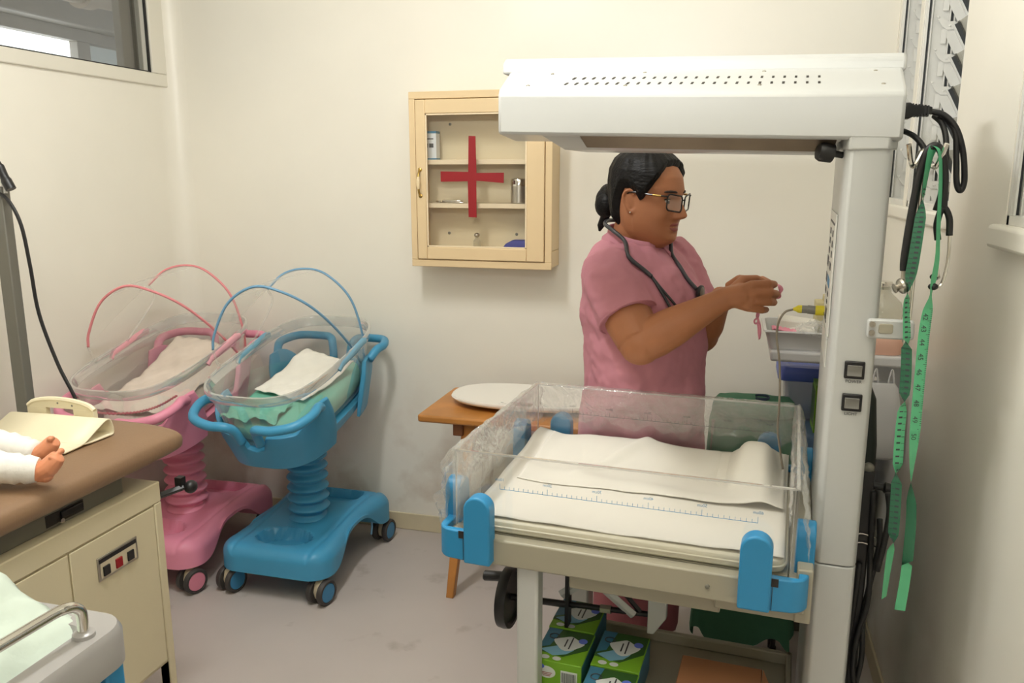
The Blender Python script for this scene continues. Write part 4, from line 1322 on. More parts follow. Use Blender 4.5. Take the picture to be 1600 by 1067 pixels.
rm_ = MB()
e = 0.0
rm_.rings([trr(TX - 0.44 + 0.012, TX - 0.012, 0.25, TY - 0.012, 0.045, TZ2 - 0.075), trr(TX - 0.44, TX, 0.24, TY, 0.05, TZ2 - 0.065), trr(TX - 0.44, TX, 0.24, TY, 0.05, TZ2 - 0.012), trr(TX - 0.435, TX - 0.006, 0.246, TY - 0.006, 0.046, TZ2),
           trr(TX - 0.395, TX - 0.05, 0.29, TY - 0.05, 0.03, TZ2), trr(TX - 0.39, TX - 0.055, 0.295, TY - 0.055, 0.028, TZ2 - 0.01), trr(TX - 0.385, TX - 0.062, 0.30, TY - 0.06, 0.025, TZ2 - 0.05)])
obj('top_tray', rm_, MT['troll'], tr, angle=50)
obj('cabinet_body', MB().rings([trr(TX - 0.42, TX - 0.03, 0.27, TY - 0.03, 0.01, 0.12), trr(TX - 0.42, TX - 0.03, 0.27, TY - 0.03, 0.01, TZ2 - 0.07)]), MT['troll'], tr, bev=0.002)
for y in (0.28, TY - 0.035):
    for x in (TX - 0.41, TX - 0.035):
        p = TR(x, y, 0)
        obj('corner_strip', MB().box(p.x - 0.018, p.x + 0.018, p.y - 0.02, p.y + 0.02, 0.11, TZ2 - 0.068), MT['clip'], tr, bev=0.006, label='blue plastic corner strip')
        obj('caster', MB().tube([(p.x - 0.013, p.y, 0.045), (p.x + 0.013, p.y, 0.045)], 0.045, 20).tube([(p.x, p.y, 0.05), (p.x, p.y, 0.12)], 0.01, 8), MT['tyre'], tr, bev=0.003)
for z in (0.34, 0.53):
    a, c = TR(TX - 0.031, 0.32, 0), TR(TX - 0.025, TY - 0.07, 0)
    obj('drawer_front', MB().box(a.x, c.x, a.y, c.y, z, z + 0.18), MT['troll'], tr, bev=0.004)
rl = MB().tube([TR(*p) for p in spl([(TX - 0.035, TY - 0.072, TZ2 - 0.002), (TX - 0.035, TY - 0.072, TZ2 + 0.035), (TX - 0.036, TY - 0.079, TZ2 + 0.05), (TX - 0.038, TY - 0.10, TZ2 + 0.06), (TX - 0.042, TY - 0.16, TZ2 + 0.062), (TX - 0.05, 0.5, TZ2 + 0.066), (TX - 0.05, 0.33, TZ2 + 0.06), (TX - 0.05, 0.32, TZ2)], 8)], 0.0085, 14)
rail = obj('rail', rl, MT['chrome'], tr, angle=180)
obj('rail_collar', MB().lathe([(0.017, 0), (0.0165, 0.006), (0.012, 0.009)], 20, Matrix.Translation(TR(TX - 0.035, TY - 0.072, TZ2))), MT['troll'], rail)
# sheet heaped in the trolley
def zt(s, q):
    x, y = TX - 0.40 + 0.335 * s, 0.30 + (TY - 0.02 - 0.30) * q
    z = TZ2 - 0.006 + 0.105 * smst(0.98, 0.1, s) * smst(1.04, 0.93, q) + 0.009 * fbm(s * 8, q * 9, 3) + 0.006 * math.sin(s * 22 + q * 9) * smst(0.9, 0.5, s)
    z += 0.02 * math.exp(-(((q - 0.97) / 0.05) ** 2)) * smst(0.2, 0.5, s) * smst(1.0, 0.7, s)
    z -= 0.028 * smst(0.8, 1.0, s) * smst(1.0, 0.85, q)
    return Vector((x + 0.01 * math.sin(q * 9), y + 0.012 * math.sin(s * 6), z))
o = tag(obj('mint_sheet', MB().grid(50, 50, zt), MT['mint'], None, solid=0.003, angle=80), 'pale mint sheet heaped inside the white trolley tray', 'sheet')


# ------------------------------------------------------------------ back right corner: shelf and what stands on and below it
sf = thing('wall_shelf', 'white wall shelf in the right corner behind the warmer column', 'shelf', (0.29, 2.55, 0.985))
obj('board', MB().box(-0.182, 0.184, -0.19, 0.2, 0.0, 0.032), MT['cart'], sf, bev=0.008, seg=3)
for y in (-0.1, 0.14):
    obj('bracket', MB().prism([(0.184, 0.0), (0.184, -0.09), (0.176, -0.09), (0.06, -0.008), (0.06, 0.0)], y - 0.008, y + 0.008, 'y'), MT['cart'], sf)
ZS = 1.0175
dt = thing('dressing_tray', 'white shallow tray holding wrapped packs on the wall shelf', 'tray', (0.165, 2.47, ZS))
o_ = lambda k, z: [(x, y, z) for x, y in rrect(-0.06 - k, 0.085 + k, -0.09 - k, 0.11 + k, 0.015)]
obj('tray_body', MB().rings([o_(0, 0.0), o_(0.014, 0.05), o_(0.020, 0.052), o_(0.018, 0.056), o_(0.010, 0.055), o_(-0.004, 0.006)]), MT['cart'], dt, angle=50)
pkc = MB().box(-0.045, 0.07, -0.075, 0.02, 0.02, 0.048, Matrix.Rotation(R(-8), 4, 'Y')).box(-0.04, 0.07, 0.0, 0.09, 0.03, 0.07, Matrix.Rotation(R(6), 4, 'Y'))
o = tag(obj('gauze_pack', pkc, MT['paper'], None, bev=0.006), 'white gauze packs lying in the shallow tray', 'pack')
o.location = (0.165, 2.47, ZS)
o['kind'] = 'thing'
pk2 = MB().grid(14, 10, lambda s, t: (-0.055 + 0.09 * s, -0.085 + 0.05 * t, 0.056 + 0.006 * fbm(s * 6, t * 6, 3) - 0.012 * s))
o = tag(obj('pink_wristband_strip', pk2, MT['rib'], None, solid=0.003), 'pink paper strip on top of the packs in the tray', 'strip')
o.location = (0.165, 2.47, ZS)
pk3 = MB().grid(24, 16, lambda s, t: (0.01 + 0.13 * s, -0.115 + 0.1 * t, 0.055 + 0.035 * math.sin(s * PI) * math.sin(t * PI) + 0.012 * fbm(s * 12, t * 12, 6) - 0.02 * s))
o = tag(obj('clear_packet', pk3, MT['film'], None, angle=180), 'crumpled clear plastic packet at the right of the tray', 'packet')
o.location = (0.165, 2.47, ZS)
o = tag(obj('upright_beige_box', MB().box(-0.028, 0.045, -0.04, 0.04, 0, 0.112).box(-0.006, 0.045, -0.03, 0.03, 0.112, 0.13), MT['mug'], None, bev=0.003), 'upright beige box on the wall shelf touching the column edge', 'box')
o.location = (0.268, 2.60, ZS)
o = tag(obj('peach_packet', MB().rings([[(x, y, z) for x, y in sel(0.06 * k, 0.06 * k, 24, 3.5)] for k, z in ((0.95, 0), (1, 0.02), (0.98, 0.045), (0.85, 0.055))]), MT['peach'], None, angle=60), 'peach coloured packet on the shelf under the glass jar', 'packet')
o.location = (0.398, 2.43, ZS)
jr = thing('glass_jar', 'clear round glass jar with steel lid right of the column', 'jar', (0.398, 2.43, ZS + 0.0555))
obj('jar_body', MB().lathe([(0.045, 0), (0.054, 0.006), (0.056, 0.06), (0.05, 0.085), (0.028, 0.105), (0.022, 0.112), (0.022, 0.128)], 32, None, True, False), MT['jar'], jr, angle=180)
obj('jar_lid', MB().lathe([(0.017, 0.120), (0.017, 0.131), (0.024, 0.132), (0.025, 0.138), (0.021, 0.142), (0.0, 0.143)], 26), MT['chrome'], jr)

# low white cupboard under the shelf with stacked bins
lc_ = thing('low_cupboard', 'low white cupboard standing in the right corner under the bins', 'cupboard', (0.30, 2.83, 0))
obj('carcass', MB().box(-0.15, 0.165, -0.19, 0.2, 0.04, 0.52), MT['cart'], lc_, bev=0.004)
obj('plinth', MB().box(-0.14, 0.155, -0.18, 0.19, 0.0, 0.04), MT['metalgrey'], lc_)
obj('cupboard_door', MB().box(-0.147, 0.162, -0.204, -0.19, 0.05, 0.51), MT['cart'], lc_, bev=0.003)


def binbox(name, label, loc, w, d, h, ml, ov=0.012, seed=0):
    t = thing(name, label, 'bin', loc)
    o_ = lambda k, z: [(x, y, z) for x, y in rrect(-w / 2 - k, w / 2 + k, -d / 2 - k, d / 2 + k, 0.02)]
    obj('bin_body', MB().rings([o_(-0.02, 0), o_(-0.012, 0.01), o_(0, h - 0.03), o_(0.004, h - 0.028), o_(0.004, h - 0.018)], True, True), MT['bin'], t, angle=50)
    obj('lid', MB().rings([o_(ov - 0.004, h - 0.03), o_(ov, h - 0.026), o_(ov, h + 0.004), o_(ov - 0.006, h + 0.014), o_(ov - 0.03, h + 0.016), o_(ov - 0.036, h + 0.008)], True, True), ml, t, angle=50)
    return t


binbox('storage_bin', 'clear storage bin with slate blue lid carrying green boxes', (0.345, 2.71, 0.521), 0.2, 0.36, 0.19, MT['lid2'])
binbox('storage_bin', 'clear storage bin with bright blue lid just below the shelf', (0.255, 2.74, 0.728), 0.17, 0.16, 0.165, MT['lid'], 0.02)
for k, x in enumerate((0.262, 0.312)):
    t = thing('green_carton', ['narrow green carton on the slate lid, left one of two', 'narrow green carton on the slate lid, right one nearest the column'][k], 'carton', (x + 0.015, 2.60, 0.728))
    obj('carton', MB().box(-0.022, 0.022, -0.055, 0.055, 0, 0.15), MT['gboxg'], t, bev=0.001)
    obj('panel_print', MB().box(-0.0226, -0.022, -0.045, 0.045, 0.02, 0.13).box(-0.018, 0.018, -0.0556, -0.055, 0.015, 0.11), MT['gboxd'], t)
# pale plastic drawer tower and dark bag beyond the column
wb = thing('white_carrier_bag', 'white plastic carrier bag hanging under the shelf right of the column', 'bag', (0.405, 2.34, 0.985))
obj('bag', MB().rings([[(x + 0.004 * math.sin(y * 90 + z * 40), y, z) for x, y in sel(0.046 * k, 0.022 * k * (1.2 if z < -0.15 else 0.9), 30, 2.8)] for k, z in ((0.75, -0.25), (1.02, -0.24), (1.08, -0.19), (1.0, -0.10), (0.9, -0.05), (0.7, -0.035))], True, False), MT['cart'], wb, angle=70)
for x in (-0.02, 0.02):
    obj('bag_handle', MB().tube(spl([(x - 0.008, 0, -0.045), (x - 0.004, 0, -0.015), (x, 0, 0.0), (x + 0.004, 0, -0.015), (x + 0.008, 0, -0.045)], 4), 0.0025, 6), MT['cart'], wb)
dbg = MB().rings([[(x, y, z) for x, y in sel(0.036 * k, 0.07 * k, 28, 3)] for k, z in ((0.8, 0.0), (1, 0.04), (1.05, 0.25), (0.95, 0.45), (0.7, 0.56), (0.25, 0.60))])
o = tag(obj('dark_hanging_bag', dbg, MT['darkbag'], None, angle=60), 'dark slim bag wedged behind the lower right edge of the column', 'bag')
o.location = (0.322, 2.09, 0.41)
o = tag(obj('bag_stand', MB().box(-0.03, 0.03, -0.06, 0.06, 0, 0.41), MT['metalgrey'], None, bev=0.003), 'grey block stand under the dark slim bag', 'stand')
o.location = (0.322, 2.09, 0)

# trolley draped in surgical green
gd = thing('draped_trolley', 'small wheeled trolley covered with a green surgical drape', 'trolley', (0.075, 2.485, 0))
obj('frame', MB().box(-0.12, 0.12, -0.055, 0.055, 0.09, 0.78), MT['metalgrey'], gd, bev=0.003)
for x in (-0.1, 0.1):
    for y in (-0.045, 0.045):
        obj('caster', MB().tube([(x - 0.01, y, 0.028), (x + 0.01, y, 0.028)], 0.028, 18).tube([(x, y, 0.03), (x, y, 0.1)], 0.008, 8), MT['tyre'], gd, bev=0.002)
rs = []
NN = 90
for i, (k, z) in enumerate(((1.22, 0.0), (1.16, 0.2), (1.1, 0.45), (1.03, 0.68), (1.0, 0.77), (0.95, 0.795), (0.6, 0.80))):
    ring = []
    for j, (x, y) in enumerate(sel(0.128 * k, 0.068 * k, NN, 4)):
        a = 2 * PI * j / NN
        f = (1.22 - 0.95) * 0 + max(0, (0.77 - z) / 0.77)
        w = 1 + f * (0.035 * math.sin(a * 7 + 0.6) + 0.03 * math.sin(a * 12 + 2))
        zz = z
        if i == 0:
            zz = 0.075 + 0.025 * math.sin(a * 5 + 1.1)
        ring.append((x * w, y * w, zz))
    rs.append(ring)
obj('drape', MB().rings(rs, False, True), MT['drape'], gd, angle=180)
# folded green pack on top with ring print
gp = thing('green_pack', 'soft green wrapped pack with dark ring print beside the nurse', 'pack', (0.075, 2.46, 0.802))
gb_ = MB().rings([[(x, y * 1.0, z + 0.004 * fbm(x * 30, y * 30, 2)) for x, y in sel(0.118 * k, 0.062 * k, 40, 3.2)] for k, z in ((0.96, 0.0), (1.03, 0.012), (1.0, 0.032), (0.9, 0.046), (0.4, 0.05))])
obj('pack', gb_, MT['drape'], gp, angle=60)
obj('ring_print', MB().tube([(0.02 + 0.022 * math.cos(a), -0.012 + 0.022 * math.sin(a), 0.053) for a in np.linspace(-2.4, 2.4, 18)], 0.005, 6, flat=0.5), MT['drapeprint'], gp)

# ------------------------------------------------------------------ boxes on the warmer's lower shelf
def glovebox(label, u, v, w, d, h, z):
    t = thing('tissue_box', label, 'box', WM @ Vector((u, v, z)), WROT, 'green boxes on the lower shelf')
    c = obj('carton', MB().box(0, w, 0, d, 0, h), MT['gboxg'], t, bev=0.0015)
    obj('side_panel', MB().box(w, w + 0.0006, 0.003, d - 0.003, 0.003, h - 0.003), MT['gboxb'], c)
    obj('lid_wash', MB().prism([(0.0, d * 0.25), (w * 0.55, d * 0.18), (w * 0.98, d * 0.5), (w * 0.98, d * 0.99), (0, d * 0.99)], h, h + 0.0006), MT['gboxd'], c)
    obj('teal_corner', MB().prism([(0.001, d * 0.35), (w * 0.2, d * 0.45), (w * 0.3, d * 0.99), (0.001, d * 0.99)], h + 0.0006, h + 0.001), MT['gboxb'], c)
    obj('blue_splash', MB().prism([(w * 0.05, d * 0.3), (w * 0.35, d * 0.17), (w * 0.6, d * 0.27), (w * 0.72, d * 0.42), (w * 0.4, d * 0.5)], h + 0.0006, h + 0.0013), MT['blueg'], c)
    bf_ = [(w * (0.55 + 0.3 * math.cos(a) * (1 + 0.18 * math.sin(3 * a))), d * (0.58 + 0.2 * math.sin(a) * (1 + 0.15 * math.cos(4 * a)))) for a in np.linspace(0, 2 * PI, 25)[:-1]]
    obj('white_splash', MB().prism(bf_, h + 0.001, h + 0.0016), MT['gboxw'], c)
    ln = MB()
    for k, (a0, a1) in enumerate(((0.35, 0.58), (0.3, 0.66))):
        ln.box(w * (0.5 + 0.1 * k) - 0.0015, w * (0.5 + 0.1 * k) + 0.0015, d * (a0 + 0.12), d * (a1 + 0.12), h + 0.0016, h + 0.002)
    obj('print_lines', ln, MT['inkd'], c)
    obj('ring_print', MB().tube([(w * 0.2 + 0.011 * math.cos(a), d * 0.74 + 0.010 * math.sin(a), h + 0.0016) for a in np.linspace(0, 2 * PI, 21)[:-1]], 0.0012, 6, closed=True), MT['inkd'], c)
    obj('brand_oval', MB().prism([(w * 0.82 + 0.010 * math.cos(a), d * 0.72 + 0.010 * math.sin(a)) for a in np.linspace(0, 2 * PI, 21)[:-1]], h + 0.0016, h + 0.0021), MT['lid'], c)
    bd = MB()
    for k in range(2):
        bd.prism([(w * (0.22 + 0.24 * k) + 0.0095 * math.cos(a), d * 0.1 + 0.007 * math.sin(a)) for a in np.linspace(0, 2 * PI, 19)[:-1]], h + 0.0004, h + 0.001)
    obj('badges', bd, MT['gboxw'], c)
    # front face: white oval with blue logo disc, barcode block
    fo = obj('front_oval', MB().prism([(w * 0.28 + 0.0205 * math.cos(a), h * 0.66 + 0.014 * math.sin(a)) for a in np.linspace(0, 2 * PI, 25)[:-1]], -0.0008, 0, 'y'), MT['gboxw'], c)
    obj('logo_disc', MB().prism([(w * 0.16 + 0.009 * math.cos(a), h * 0.82 + 0.0055 * math.sin(a)) for a in np.linspace(0, 2 * PI, 21)[:-1]], -0.0014, -0.0008, 'y'), MT['lid'], c)
    tl = MB()
    for k in range(3):
        tl.box(w * 0.28 - 0.013 + k * 0.003, w * 0.28 + 0.013 - k * 0.002, -0.0012, -0.0008, h * 0.66 - 0.002 - k * 0.0035, h * 0.66 - 0.0008 - k * 0.0035)
    obj('oval_print', tl, MT['red'], c)
    obj('barcode_block', MB().box(w * 0.58, w * 0.92, -0.0008, 0, h * 0.38, h * 0.78), MT['gboxw'], c)
    bc = MB()
    x = w * 0.60
    k = 0
    while x < w * 0.89:
        ww = (0.0006, 0.0012, 0.0004, 0.0009)[k % 4]
        bc.box(x, x + ww, -0.0013, -0.0008, h * 0.43, h * 0.73)
        x += ww + (0.0008, 0.0005, 0.0011)[k % 3]
        k += 1
    obj('barcode', bc, MT['inkd'], c, kind='stuff')


HB = 0.078
glovebox('green printed box, front left, barcode end showing', 0.056, 0.048, 0.107, 0.128, HB, 0.4055)
glovebox('green printed box behind the front left one', 0.052, 0.182, 0.107, 0.128, HB, 0.4055)
glovebox('green printed box in the right row, behind its nearest', 0.178, 0.066, 0.104, 0.138, HB, 0.4055)
glovebox('green printed box nearest the camera in the right row', 0.180, -0.078, 0.104, 0.138, HB, 0.4055)
cb = thing('cardboard_box', 'brown cardboard box at the right of the lower shelf', 'box', WM @ Vector((0.36, -0.08, 0.4055)), WROT)
obj('carton', MB().box(0, 0.165, 0, 0.235, 0, 0.085), MT['card'], cb, bev=0.002)
obj('flap', MB().rings([[(0.163, 0.005, 0.087), (0.166, 0.232, 0.087), (0.166, 0.232, 0.084), (0.163, 0.005, 0.084)], [(0.195, 0.02, 0.06), (0.196, 0.17, 0.06), (0.196, 0.17, 0.057), (0.195, 0.02, 0.057)]]), MT['card'], cb)

# ------------------------------------------------------------------ things hanging from the warmer's pole hook (warmer local frame)
def wobj(name, mb, m, label, cat, **k):
    o = obj(name, mb, m, None, **k)
    o.matrix_world = WM
    return tag(o, label, cat)


# power cord plugged in the hood end
pc = thing('power_cord', 'black power cord plugged into the right end of the hood', 'cord', WM @ Vector((0.70, 0.2, 1.614)), WROT)
L = lambda u, v, z: Vector((u - 0.70, v - 0.2, z - 1.614))
pg = MB().rings([[L(u, 0.2 + a, 1.614 + b) for a, b in rrect(-0.016 * k, 0.016 * k, -0.014 * k, 0.014 * k, 0.005 * k, 3)] for u, k in ((0.694, 1.0), (0.708, 1.0), (0.715, 0.72), (0.735, 0.6), (0.745, 0.42))])
obj('plug', pg, MT['black'], pc, bev=0.001)
rb = MB()
for k in range(6):
    rb.box(*[c for c in (0.712 - 0.70 + k * 0.005, 0.7145 - 0.70 + k * 0.005, -0.010, 0.010, -0.0105, 0.0125 - k * 0.0008)])
obj('strain_ribs', rb, MT['rubber'], pc)
obj('cable', MB().tube([L(*p) for p in spl([(0.742, 0.2, 1.613), (0.765, 0.2, 1.606), (0.786, 0.198, 1.583), (0.800, 0.196, 1.545), (0.807, 0.195, 1.50), (0.806, 0.194, 1.48), (0.801, 0.193, 1.475), (0.795, 0.192, 1.49), (0.791, 0.194, 1.53), (0.786, 0.198, 1.575), (0.772, 0.204, 1.597), (0.757, 0.206, 1.606)], 7)], 0.0052, 8), MT['rubber'], pc, angle=180)
wobj('hanging_cable', MB().tube(spl([(0.752, 0.22, 1.606), (0.764, 0.2, 1.59), (0.770, 0.18, 1.56), (0.770, 0.17, 1.52), (0.768, 0.165, 1.47), (0.762, 0.165, 1.44)], 6), 0.005, 8), MT['rubber'], 'short black cable hanging beside the chrome hook', 'cord', angle=180)
wobj('mains_cable', MB().tube(spl([(0.692, 0.25, 1.586), (0.708, 0.2, 1.577), (0.722, 0.18, 1.566), (0.735, 0.17, 1.548), (0.742, 0.17, 1.53)], 6), 0.005, 8), MT['rubber'], 'short black cable running from the hood underside to the hook', 'cord', angle=180)
# stethoscope draped over the hook
st_ = thing('stethoscope', 'black stethoscope hung over the chrome hook beside the column', 'stethoscope', WM @ Vector((0.735, 0.11, 1.54)), WROT)
L2 = lambda p: Vector((p[0] - 0.735, p[1] - 0.11, p[2] - 1.54))
obj('tubing', MB().tube([L2(p) for p in spl([(0.715, 0.115, 1.337), (0.714, 0.114, 1.36), (0.717, 0.112, 1.42), (0.722, 0.110, 1.48), (0.727, 0.108, 1.52), (0.735, 0.106, 1.545), (0.746, 0.106, 1.549), (0.756, 0.108, 1.535), (0.763, 0.110, 1.50), (0.765, 0.112, 1.465), (0.766, 0.112, 1.448)], 7)], 0.0068, 10), MT['rubber'], st_, angle=180)
obj('yoke', MB().tube([L2(p) for p in spl([(0.763, 0.112, 1.392), (0.759, 0.112, 1.42), (0.766, 0.112, 1.447), (0.777, 0.112, 1.43), (0.780, 0.112, 1.40)], 7)], [0.0055] * 29, 10), MT['rubber'], st_, angle=180)
obj('ear_tube', MB().tube([L2(p) for p in spl([(0.7805, 0.112, 1.40), (0.782, 0.112, 1.36), (0.778, 0.110, 1.325), (0.773, 0.108, 1.313), (0.766, 0.104, 1.312)], 6)], 0.0028, 8), MT['chrome'], st_)
obj('ear_tube', MB().tube([L2(p) for p in spl([(0.763, 0.112, 1.392), (0.766, 0.114, 1.35), (0.770, 0.116, 1.328), (0.768, 0.12, 1.325)], 6)], 0.0028, 8), MT['chrome'], st_)
for p in ((0.762, 0.103, 1.312), (0.766, 0.122, 1.327)):
    obj('ear_tip', MB().ball(L2(p), (0.0085, 0.006, 0.0062), 12, 8), MT['black'], st_)
obj('stem', MB().tube([L2((0.7150, 0.115, 1.34)), L2((0.7152, 0.114, 1.318))], 0.0042, 10), MT['steel'], st_)
obj('chest_piece', MB().lathe([(0.004, 0.012), (0.008, 0.009), (0.013, 0.004), (0.0145, 0.0), (0.013, -0.004), (0.006, -0.008), (0.009, -0.014), (0.0, -0.015)], 22, Matrix.Translation(L2((0.714, 0.112, 1.31))) @ Matrix.Rotation(R(70), 4, 'Y') @ Matrix.Rotation(R(-20), 4, 'X')), MT['steel'], st_)
# tape measure: two hanging strands
tp_m = MT['tape']
nt = tp_m.node_tree
bs = nt.nodes['Principled BSDF']
ge = nt.nodes.new('ShaderNodeNewGeometry')
mx = nt.nodes.new('ShaderNodeMix')
mx.data_type = 'RGBA'
nt.links.new(ge.outputs['Backfacing'], mx.inputs[0])
mx.inputs[6].default_value = (*lin((92, 182, 134)), 1)
mx.inputs[7].default_value = (*lin((48, 104, 76)), 1)
nt.links.new(mx.outputs[2], bs.inputs['Base Color'])
tm = thing('tape_measure', 'green tailor tape measure looped over the chrome hook, two long strands', 'tape measure', WM @ Vector((0.745, 0.11, 1.54)), WROT)
L3 = lambda p: Vector((p[0] - 0.745, p[1] - 0.11, p[2] - 1.54))


def ribbon(ctr, w, yaw):
    """ctr: points; yaw: list of (f, angle) width direction about z"""
    n = len(ctr)
    m_ = MB()
    vs = []
    for i, p in enumerate(ctr):
        a = interp(yaw, i / (n - 1))[0]
        d = Vector((math.cos(a), math.sin(a), 0)) * (w / 2)
        vs += [p - d, p + d]
    m_.add(vs, [(2 * i, 2 * i + 2, 2 * i + 3, 2 * i + 1) for i in range(n - 1)])
    return m_


def raw(name, mb, m, parent):
    o = bpy.data.objects.new(name, mesh(name, mb, m, True, 180))
    COL.objects.link(o)
    o.parent = parent
    return o


A_ = spl([L3(p) for p in [(0.744, 0.104, 1.552), (0.737, 0.10, 1.535), (0.733, 0.10, 1.49), (0.731, 0.10, 1.43), (0.727, 0.098, 1.36), (0.722, 0.098, 1.29), (0.728, 0.098, 1.22), (0.733, 0.098, 1.14), (0.732, 0.098, 1.05), (0.735, 0.098, 0.95), (0.738, 0.1, 0.86), (0.735, 0.1, 0.78), (0.733, 0.1, 0.72)]], 8)
B_ = spl([L3(p) for p in [(0.744, 0.104, 1.552), (0.752, 0.10, 1.54), (0.757, 0.1, 1.49), (0.760, 0.1, 1.42), (0.763, 0.098, 1.36), (0.759, 0.098, 1.30), (0.755, 0.098, 1.24), (0.755, 0.098, 1.16), (0.756, 0.098, 1.07), (0.758, 0.098, 0.97), (0.765, 0.098, 0.88), (0.766, 0.1, 0.78), (0.762, 0.1, 0.70)]], 8)
raw('strand', ribbon(A_, 0.0185, [(0, 0.3), (0.1, 0.9), (0.2, 1.2), (0.25, PI - 0.5), (0.36, PI - 0.2), (0.42, 0.9), (0.5, 0.7), (0.52, PI - 0.5), (0.6, PI - 0.3), (0.63, 0.5), (0.72, 0.3), (0.75, PI - 0.4), (0.84, PI - 0.2), (0.87, 0.7), (1.0, 1.0)]), tp_m, tm)
yawB = [(0, 0.3), (0.1, 1.0), (0.3, 1.1), (0.38, 0.9), (0.42, 1.3), (0.46, 0.4), (0.5, 0.15), (0.68, 0.2), (0.76, 1.35), (0.8, PI - 0.6), (0.9, PI - 0.3), (0.905, 0.2), (1.0, 0.0)]
raw('strand', ribbon(B_, 0.0185, yawB), tp_m, tm)
num = MB()
tick = MB()
for k in range(9):
    f = 0.475 + k * 0.027
    i = f * (len(B_) - 1)
    p = B_[int(i)].lerp(B_[int(i) + 1], i - int(i))
    a = interp(yawB, f)[0]
    d = Vector((math.cos(a), math.sin(a), 0))
    dn = Vector((math.sin(a), -math.cos(a), 0)) * 0.0007
    z_ = Vector((0, 0, 1))
    text(num, str(42 + k), 0.0125, lambda x, y: p + dn + d * (y * 1.0 - 0.0022) - z_ * x)
    for q in range(8):
        b0 = p - z_ * (q - 4) * 0.0034 + dn + d * 0.0092
        wd = d * (-0.006 if q == 0 else -0.003)
        tick.add([b0, b0 + wd, b0 + wd + z_ * 0.0008, b0 + z_ * 0.0008], [(0, 1, 2, 3)])
o = raw('numbers', num, MT['inkd'], tm)
o['kind'] = 'stuff'
o = raw('ticks', tick, MT['inkd'], tm)
o['kind'] = 'stuff'
# dark print on the back faces of strand A
bars = MB()
for i in range(18, len(A_) - 14):
    f = i / (len(A_) - 1)
    a = interp([(0, 0.3), (0.1, 0.9), (0.2, 1.2), (0.25, PI - 0.5), (0.36, PI - 0.2), (0.42, 0.9), (0.5, 0.7), (0.52, PI - 0.5), (0.6, PI - 0.3), (0.63, 0.5), (0.72, 0.3), (0.75, PI - 0.4), (0.84, PI - 0.2), (0.87, 0.7), (1.0, 1.0)], f)[0]
    d = Vector((math.cos(a), math.sin(a), 0))
    dn = Vector((math.sin(a), -math.cos(a), 0))
    if dn.y > 0:
        dn = -dn
    p = A_[i]
    bars.add([p - d * 0.0055 + dn * 0.0007, p + d * 0.0015 + dn * 0.0007, p + d * 0.0015 + dn * 0.0007 + Vector((0, 0, 0.0032)), p - d * 0.0055 + dn * 0.0007 + Vector((0, 0, 0.0032))], [(0, 1, 2, 3)])
    bars.add([p + d * 0.003 + dn * 0.0007, p + d * 0.009 + dn * 0.0007, p + d * 0.009 + dn * 0.0007 + Vector((0, 0, 0.0009)), p + d * 0.003 + dn * 0.0007 + Vector((0, 0, 0.0009))], [(0, 1, 2, 3)])
o = raw('strand_print', bars, MT['inkd'], tm)
o['kind'] = 'stuff'

# temperature probe cable plugged into the column
pb_ = thing('probe_cable', 'thin grey probe cable with yellow plug at the column', 'cable', WM @ Vector((0.58, 0.40, 1.215)), WROT)
L4 = lambda p: Vector((p[0] - 0.58, p[1] - 0.40, p[2] - 1.215))
obj('plug', MB().tube([L4(p) for p in ((0.582, 0.40, 1.215), (0.566, 0.40, 1.216), (0.565, 0.40, 1.216), (0.553, 0.40, 1.216))], [0.0095, 0.0095, 0.0085, 0.0085], 14), MT['grey'], pb_)
obj('plug_collar', MB().tube([L4(p) for p in ((0.554, 0.40, 1.216), (0.546, 0.40, 1.216), (0.541, 0.40, 1.2155), (0.536, 0.40, 1.215))], [0.009, 0.0085, 0.005, 0.003], 14), MT['yellow'], pb_)
obj('lead', MB().tube([L4(p) for p in spl([(0.538, 0.40, 1.215), (0.520, 0.398, 1.208), (0.508, 0.396, 1.185), (0.506, 0.395, 1.15), (0.514, 0.394, 1.105), (0.519, 0.394, 1.05), (0.521, 0.393, 0.99), (0.521, 0.392, 0.94), (0.531, 0.39, 0.885), (0.538, 0.385, 0.852)], 7)], 0.0024, 8), MT['cable'], pb_, angle=180)

# dark rail clamp and cords running down behind the column
bkp = thing('rail_clamp', 'black metal clamp bar with side knob behind the column edge', 'clamp', WM @ Vector((0.706, 0.3, 0.0)), WROT)
obj('bar', MB().box(-0.012, 0.012, -0.01, 0.01, 0.005, 0.90), MT['black'], bkp, bev=0.003)
obj('cross_knob', MB().tube([(-0.018, 0, 0.872), (0.03, 0, 0.866), (0.034, 0, 0.866), (0.05, 0, 0.864)], [0.007, 0.007, 0.012, 0.011], 12), MT['black'], bkp)
obj('cap', MB().ball((0, 0, 0.905), (0.012, 0.01, 0.012), 12, 8), MT['metalgrey'], bkp)
for z, a in ((0.76, 0.3), (0.74, -0.2)):
    obj('wire_tie', MB().tube(spl([(-0.03, -0.012, z - 0.01), (-0.005, -0.013, z + 0.004), (0.02, -0.013, z), (0.045, -0.012, z - 0.004 + 0.01 * a)]), 0.0016, 6), MT['chrome'], bkp)
wobj('floor_cord', MB().tube(spl([(0.735, 0.29, 0.80), (0.738, 0.288, 0.74), (0.728, 0.285, 0.66), (0.720, 0.283, 0.58), (0.724, 0.28, 0.48), (0.712, 0.28, 0.36), (0.72, 0.28, 0.2), (0.73, 0.28, 0.02)], 6), 0.0058, 8), MT['rubber'], 'black cord sagging outermost behind the column foot', 'cord', angle=180)
